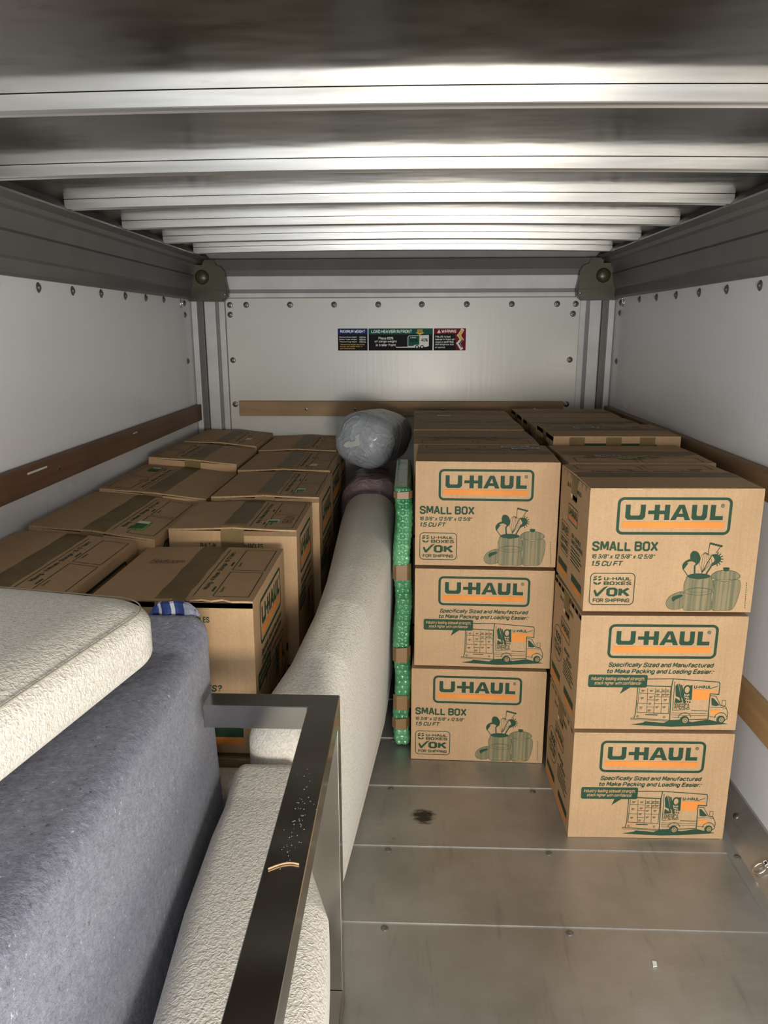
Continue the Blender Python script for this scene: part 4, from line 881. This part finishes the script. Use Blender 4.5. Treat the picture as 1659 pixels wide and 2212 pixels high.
# cream cushion on top of the wrapped furniture
def crown(V):
    r2 = np.clip(1 - (V[:, 0] / 0.25) ** 2, 0, 1) * np.clip(1 - (V[:, 1] / 0.33) ** 2, 0, 1)
    V = V.copy(); V[:, 2] += 0.012 * np.sqrt(r2) * np.sign(V[:, 2]) * (V[:, 2] > 0); return V
hx, hy, hz = 0.25, 0.33, 0.059
V, F = roundbox(hx, hy, hz, np.array([0.085, 0.085, 0.038]), 0.0034, crown)
cu = fabric_obj('sofa_cushion', V, F, 'boucle'); cu.location = (-0.716, 0.895, 0.792 + hz); cu.rotation_euler = (0, 0, math.radians(-11.0))
tag(cu, 'thick cream bouclé sofa cushion lying flat on the blue-grey moving blanket', 'cushion')
P = Ink.rr(-hx + .012, -hy + .012, hx - .012, hy - .012, 0.076, 8)
G().tube([(a, b, hz - 0.0095) for a, b in P], 0.0013, 6, closed=True).build('seam', 'seam_dark', cu, True)

# furniture wrapped in a moving blanket
def drape(V):
    V = V.copy(); z = V[:, 2]; y = V[:, 1]
    V[:, 0] += 0.005 * np.sin(y * 7.0 + 0.5) * (0.5 + z) + 0.005 * np.sin(z * 9 + y * 4) * (V[:, 0] > 0)
    k = np.clip((y - 0.44) / 0.12, 0, 1) * np.clip(z / 0.39, 0, 1) ** 3 * np.clip((0.36 - abs(V[:, 0] - 0.05)) / 0.14, 0, 1)
    V[:, 2] += 0.030 * k
    V[:, 0] += -0.008 * np.clip(-z / 0.39, 0, 1)
    return V
bx = (-0.381 - 1.000) / 2
V, F = roundbox((1.000 - 0.381) / 2, 0.575, 0.389, 0.032, 0.008, drape)
bk = fabric_obj('wrapped_furniture', V + np.array([0, 0, 0.389]), F, 'blanket', None, 0.003, 0.007)
bk.location = (bx, 0.775, 0.003)
tag(bk, 'tall piece of furniture wrapped in a blue-grey flecked moving blanket at lower left', 'furniture')
g = G(); n = 14                                         # a printed label folded up behind the far edge
for j in range(3):
    for i in range(n + 1):
        t_ = i / n; g.v.append((-0.045 + 0.090 * t_, 0.004 * math.sin(i) - 0.006 * (j == 2), (0.0, 0.014, 0.028)[j] * min(1, 1.7 * math.sin(PI * t_) ** 0.8 + 0.0)))
for j in range(2):
    for i in range(n): g.f.append((j * (n + 1) + i, j * (n + 1) + i + 1, (j + 1) * (n + 1) + i + 1, (j + 1) * (n + 1) + i)); g.mi.append(1 if i in (2, 6) else (2 if i > 9 else 0))
lb = g.build('blanket_label', ['blanket_label', 'sofa_grey', 'blanket'], bk); lb.location = (-0.455 - bx, 0.562, 0.800)
md = lb.modifiers.new('thickness', 'SOLIDIFY'); md.thickness = 0.006

# steel tube frame
def sq(g, a, b, w_, cut=None):
    g.box(min(a[0], b[0]), max(a[0], b[0]), min(a[1], b[1]), max(a[1], b[1]), min(a[2], b[2]), max(a[2], b[2]), bev=0.0012)
fx1, fx0, fy1, fz1, tw_ = -0.129, -0.374, 1.258, 0.682, 0.054
fr = empty('steel_frame', (0, 0, 0))
def mitre_bar(axis):
    """top tubes meet in a mitre at the corner fx1, fy1"""
    z0, z1 = fz1 - 0.045, fz1
    if axis == 'y': q = [(fx1 - tw_, 0.20), (fx1, 0.20), (fx1, fy1), (fx1 - tw_, fy1 - 0.048)]
    else: q = [(fx0, fy1 - 0.048), (fx1 - tw_ - 0.0006, fy1 - 0.048), (fx1 - 0.0006, fy1), (fx0, fy1)]
    bm = bmesh.new(); vs = [bm.verts.new((x, y, z0)) for x, y in q]; f_ = bm.faces.new(vs)
    r_ = bmesh.ops.extrude_face_region(bm, geom=[f_]); 
    for e in r_['geom']:
        if isinstance(e, bmesh.types.BMVert): e.co.z = z1
    bmesh.ops.recalc_face_normals(bm, faces=bm.faces[:]); bmesh.ops.bevel(bm, geom=bm.edges[:], offset=0.0012, segments=1, affect='EDGES')
    me = bpy.data.meshes.new('tube'); bm.to_mesh(me); bm.free(); me.materials.append(M['tube_steel'])
    o = bpy.data.objects.new('top_bar', me); COL.objects.link(o); o.parent = fr; return o
mitre_bar('y'); mitre_bar('x')
G().box(fx1 - 0.052, fx1, fy1 - 0.048, fy1, 0.060, fz1 - 0.0455, bev=0.0012).build('leg', 'tube_steel', fr)
G().box(fx1 - 0.052, fx1, 0.20, fy1, 0.008, 0.059, bev=0.0012).build('bottom_bar', 'tube_steel', fr)
tag(fr, 'polished stainless square-tube furniture frame with mitred corner in the foreground', 'frame')
tw2 = G()
cpts = [(-0.176 + 0.052 * k / 9 * 0.72, 0.795 + 0.012 * math.sin(k / 9 * 2.2), fz1 + 0.0016) for k in range(10)]
tg = tw2.tube(cpts, 0.0012, 6).build('twig', 'card_edge', None, True); tag(tg, 'thin pale twig lying across the dark steel bar', 'twig')
rd = random.Random(3); g = G()
for k in range(60):
    y = rd.gauss(0.90, 0.055); x = fx1 - tw_ * 0.45 + rd.gauss(0, 0.007); s_ = rd.uniform(0.0004, 0.0011)
    g.add([(x - s_, y - s_, fz1 + 0.0003), (x + s_, y - s_, fz1 + 0.0003), (x, y + s_, fz1 + 0.0004)], [(0, 1, 2)])
du = g.build('dust_specks', 'dust', fr); du['kind'] = 'stuff'

# ------------------------------------------------------------------ bags and bubble wrap
def blob(name, hx, hy, hz, r, mat, fn_, step=0.009):
    V, F = roundbox(hx, hy, hz, r, step, fn_); return fabric_obj(name, V, F, mat)
rng = np.random.default_rng(5)
def wrinkle(V, amp, k):
    d = np.zeros(len(V))
    for i in range(k):
        u = rng.normal(size=3); u /= np.linalg.norm(u); ph = rng.uniform(0, 6.28); fq = rng.uniform(14, 60)
        s_ = np.sin(V @ u * fq + ph + 1.5 * np.sin(V @ rng.normal(size=3) * 9)); d += (1 - np.abs(s_)) ** 3 / fq * 18
    c = V / np.linalg.norm(V, axis=1, keepdims=True); return V + c * (amp * d / k)[:, None]
def pillow(V):
    V = V.copy(); return wrinkle(V, 0.026, 16)
bg = blob('pillow_bag', 0.119, 0.245, 0.108, np.array([0.098, 0.075, 0.088]), 'bag_grey', pillow, 0.0055)
bg.location = (-0.153, 3.165, 0.893); bg.rotation_euler = (math.radians(-4), math.radians(16), math.radians(-12))
tag(bg, 'stuffed pillow in a crinkled grey plastic bag, topmost between the two box blocks', 'bag')
tv = [((a - 760) * 0.000175, (700 - b) * 0.000175) for a, b in ((690, 490), (705, 560), (722, 630), (782, 722), (760, 765), (690, 800), (600, 862), (540, 880), (480, 905), (400, 880), (418, 810), (465, 765), (520, 720), (556, 742), (600, 715), (640, 680), (628, 630), (600, 590), (640, 560))]
gt = G().prism([(a, -0.2515 - 0.003 * math.cos(a * 40), b - 0.005) for a, b in tv], (0, -0.25, 0), (0, -0.232, 0)).build('torn_patch', 'bag_torn', bg, True)
def pillow2(V):
    V = V.copy(); V[:, 0] *= 1 + 0.08 * np.sin(V[:, 2] * 9); return wrinkle(V, 0.026, 16)
b2 = blob('pillow_bag', 0.118, 0.19, 0.370, np.array([0.09, 0.09, 0.09]), 'bag_pink', pillow2, 0.008)
b2.location = (-0.160, 3.090, 0.382); tag(b2, 'pinkish clear plastic bag stuffed with bedding below the grey bag', 'bag')
# bubble-wrapped flat panel standing on edge
def bub(V):
    V = V.copy(); y, z = V[:, 1], V[:, 2]
    V[:, 0] += 0.004 * np.sin(z * 23) ; V[:, 1] += 0.006 * np.sin(z * 17 + 1)
    s_ = 0.021; n = V / np.maximum(np.linalg.norm(V, axis=1, keepdims=True), 1e-6)
    a = np.where(np.abs(V[:, 0]) > 0.021, V[:, 1], V[:, 0]); b = V[:, 2]
    row = np.floor(b / (s_ * .87)); aa = (a / s_ + 0.5 * (row % 2)) % 1 - 0.5; bb = (b / (s_ * .87)) % 1 - 0.5
    hgt = np.clip(1 - (aa ** 2 + bb ** 2) / 0.19, 0, 1) ** 0.5 * 0.0045
    nx = np.where(np.abs(V[:, 0]) > 0.021, np.sign(V[:, 0]), 0); ny = np.where(np.abs(V[:, 0]) > 0.021, 0, np.sign(V[:, 1]))
    V[:, 0] += hgt * nx * 0.5; V[:, 1] += hgt * ny
    return V
bw = empty('bubble_wrapped_panel', (-0.0235, 2.465, 0.003))
V, F = roundbox(0.0255, 0.260, 0.435, 0.012, 0.0036, bub)
# the front strip is finely meshed; keep the long hidden faces as they are
fb = fabric_obj('bubble_wrap', V + np.array([0, 0, 0.4375]), F, 'bubble_green', bw)
G().box(-0.016, 0.016, -0.245, 0.245, 0.02, 0.85, bev=0.003).build('panel', 'wrapped_core', bw)
for z0, z1 in ((0.062, 0.098), (0.133, 0.182), (0.304, 0.353), (0.580, 0.628), (0.838, 0.858)):
    zc = (z0 + z1) / 2; ox = 0.004 * math.sin((zc - 0.4375) * 23); oy = 0.006 * math.sin((zc - 0.4375) * 17 + 1)
    g = G(); pr = [(-0.0285 + ox, 0.22), (-0.0285 + ox, -0.250 + oy), (-0.017 + ox, -0.2675 + oy), (0.017 + ox, -0.2675 + oy), (0.0285 + ox, -0.250 + oy), (0.0285 + ox, 0.22)]
    P = [(a, b, z0) for a, b in pr] + [(a, b, z1 + 0.003 * (a > 0)) for a, b in pr]
    g.add(P, [(i, i + 1, i + 7, i + 6) for i in range(5)]); g.build('paper_tape', 'paper_tape', bw)
tag(bw, 'flat panel in green bubble wrap with brown tape bands, standing beside the centre stack', 'package')

# ------------------------------------------------------------------ notices on the front wall
def notice(x0, x1, label, draw):
    z0, z1 = 1.243, 1.345; wd, h = x1 - x0, z1 - z0
    root = G().box(-wd / 2, wd / 2, -0.0008, 0.0, 0, h).build('safety_notice', 'black_ink')
    root.location = ((x0 + x1) / 2, YF - 0.0064, z0); K = Ink(); draw(K, wd, h)
    for col, (V, F) in K.c.items():
        link('lettering' if col in ('white_ink', 'yellow_ink') else 'colour_field', [(-wd / 2 + u, -0.0012 - lv_ * 0.0002, h - v) for u, v, lv_ in V], F, col, root)
    tag(root, label, 'sign')
def d1(K, w_, h):
    K.rect('blue_ink', 0, 0, w_, h * .27); K.text('white_ink', 'MAXIMUM WEIGHT', w_ * .08, h * .06, w_ * .92, h * .20, bold=.03, lv=1)
    for i, (a, b) in enumerate((('Maximum Gross Weight', '4400 lbs.'), ('Empty Trailer Weight', '1920 lbs.'), ('*Maximum Cargo Weight', '2480 lbs.'))):
        y = h * (.36 + .105 * i); K.text('white_ink', a, w_ * .05, y, w_ * .64, y + h * .07, bold=.012, lv=1); K.text('white_ink', b, w_ * .72, y, w_ * .95, y + h * .07, bold=.012, lv=1)
    for i, a in enumerate(('*Allowed Cargo Weight may be less', 'for your tow vehicle. Refer to', 'your rental contract.')):
        y = h * (.70 + .09 * i); K.text('yellow_ink', a, w_ * .07, y, w_ * (.9, .82, .58)[i], y + h * .065, bold=.012, lv=1)
def d2(K, w_, h):
    K.rect('teal_ink', 0, 0, w_, h * .27); K.text('white_ink', 'LOAD HEAVIER IN FRONT', w_ * .045, h * .06, w_ * .675, h * .21, bold=.03, lv=1)
    for i, (a, x0, x1) in enumerate((('Place 60%', .155, .385), ('of cargo weight', .095, .44), ('in trailer front', .115, .425))):
        y = h * (.38 + .155 * i); K.text('white_ink', a, w_ * x0, y, w_ * x1, y + h * .12, bold=.02, lv=1)
    X = lambda a: w_ * a
    K.poly('white_ink', [(X(.61), h * .84), (X(.61), h * .38), (X(.63), h * .32), (X(.94), h * .30), (X(.94), h * .80), (X(.90), h * .84)], 1)
    K.poly('teal_ink', [(X(.62), h * .80), (X(.62), h * .38), (X(.635), h * .335), (X(.79), h * .33), (X(.79), h * .74), (X(.72), h * .74), (X(.70), h * .80)], 2)
    K.text('black_ink', '60%', X(.65), h * .47, X(.765), h * .62, bold=.02, lv=3); K.text('black_ink', '40%', X(.82), h * .45, X(.92), h * .60, bold=.02, lv=3)
    K.text('white_ink', 'LOAD', X(.655), h * .385, X(.74), h * .44, bold=.02, lv=3); K.rect('yellow_ink', X(.79), h * .3, X(.796), h * .9, 3)
    K.rect('white_ink', X(.43), h * .83, X(.74), h * .875, 1)
    for x in (.755, .835): K.ell('black_ink', X(x), h * .84, h * .085, h * .085, 4); K.ell('white_ink', X(x), h * .84, h * .045, h * .045, 5)
    K.poly('yellow_ink', [(X(.76), h * .05), (X(.84), h * .05), (X(.84), h * .18), (X(.87), h * .18), (X(.80), h * .30), (X(.73), h * .18), (X(.76), h * .18)], 2)
    K.text('black_ink', 'LOAD', X(.77), h * .07, X(.83), h * .12, bold=.02, lv=3); K.text('black_ink', 'LINE', X(.77), h * .14, X(.83), h * .19, bold=.02, lv=3)
def d3(K, w_, h):
    K.rect('red_ink', 0, 0, w_, h * .25); K.poly('red_ink', [(w_ * .66, h * .25), (w_, h * .25), (w_, h), (w_ * .70, h)])
    K.text('white_ink', 'WARNING', w_ * .24, h * .06, w_ * .70, h * .20, bold=.03, lv=1); K.poly('white_ink', [(w_ * .16, h * .05), (w_ * .22, h * .21), (w_ * .10, h * .21)], 1)
    for i, (a, x1) in enumerate((('FAILURE to load', .52), ('heavier in front will', .64), ('result in WHIPPING', .62), ('and dangerous loss', .63), ('of control.', .36))):
        y = h * (.33 + .12 * i); K.text('white_ink', a, w_ * .05, y, w_ * x1, y + h * .09, bold=.015, lv=1)
    X = lambda a: w_ * a; Y = lambda a: h * a
    K.line('white_ink', [(X(.88), Y(.10)), (X(.79), Y(.32)), (X(.87), Y(.50)), (X(.77), Y(.68)), (X(.86), Y(.90))], w_ * .10, 1)
    K.line('yellow_ink', [(X(.875), Y(.12)), (X(.80), Y(.29))], w_ * .07, 2); K.line('yellow_ink', [(X(.80), Y(.34)), (X(.86), Y(.48))], w_ * .07, 2)
    K.line('black_ink', [(X(.90), Y(.52)), (X(.80), Y(.69)), (X(.87), Y(.84))], w_ * .03, 2)
notice(-0.352, -0.2105, 'blue and black maximum weight notice, leftmost of three on the front wall', d1)
notice(-0.2055, 0.0995, 'wide green and black trailer loading notice, middle of three on the front wall', d2)
notice(0.1045, 0.256, 'red and black warning notice, rightmost of three on the front wall', d3)
# litter on the floor
sc_ = G().prism([(0, 0, 0), (0.009, 0.002, 0), (0.011, 0.013, 0.001), (0.003, 0.016, 0)], (0, 0, 0), (0, 0, 0.002)).build('paper_scrap', 'sticker_white'); sc_.location = (0.530, 1.345, 0.0022)
tag(sc_, 'tiny white scrap of paper lying on the steel floor plate at lower right', 'scrap')
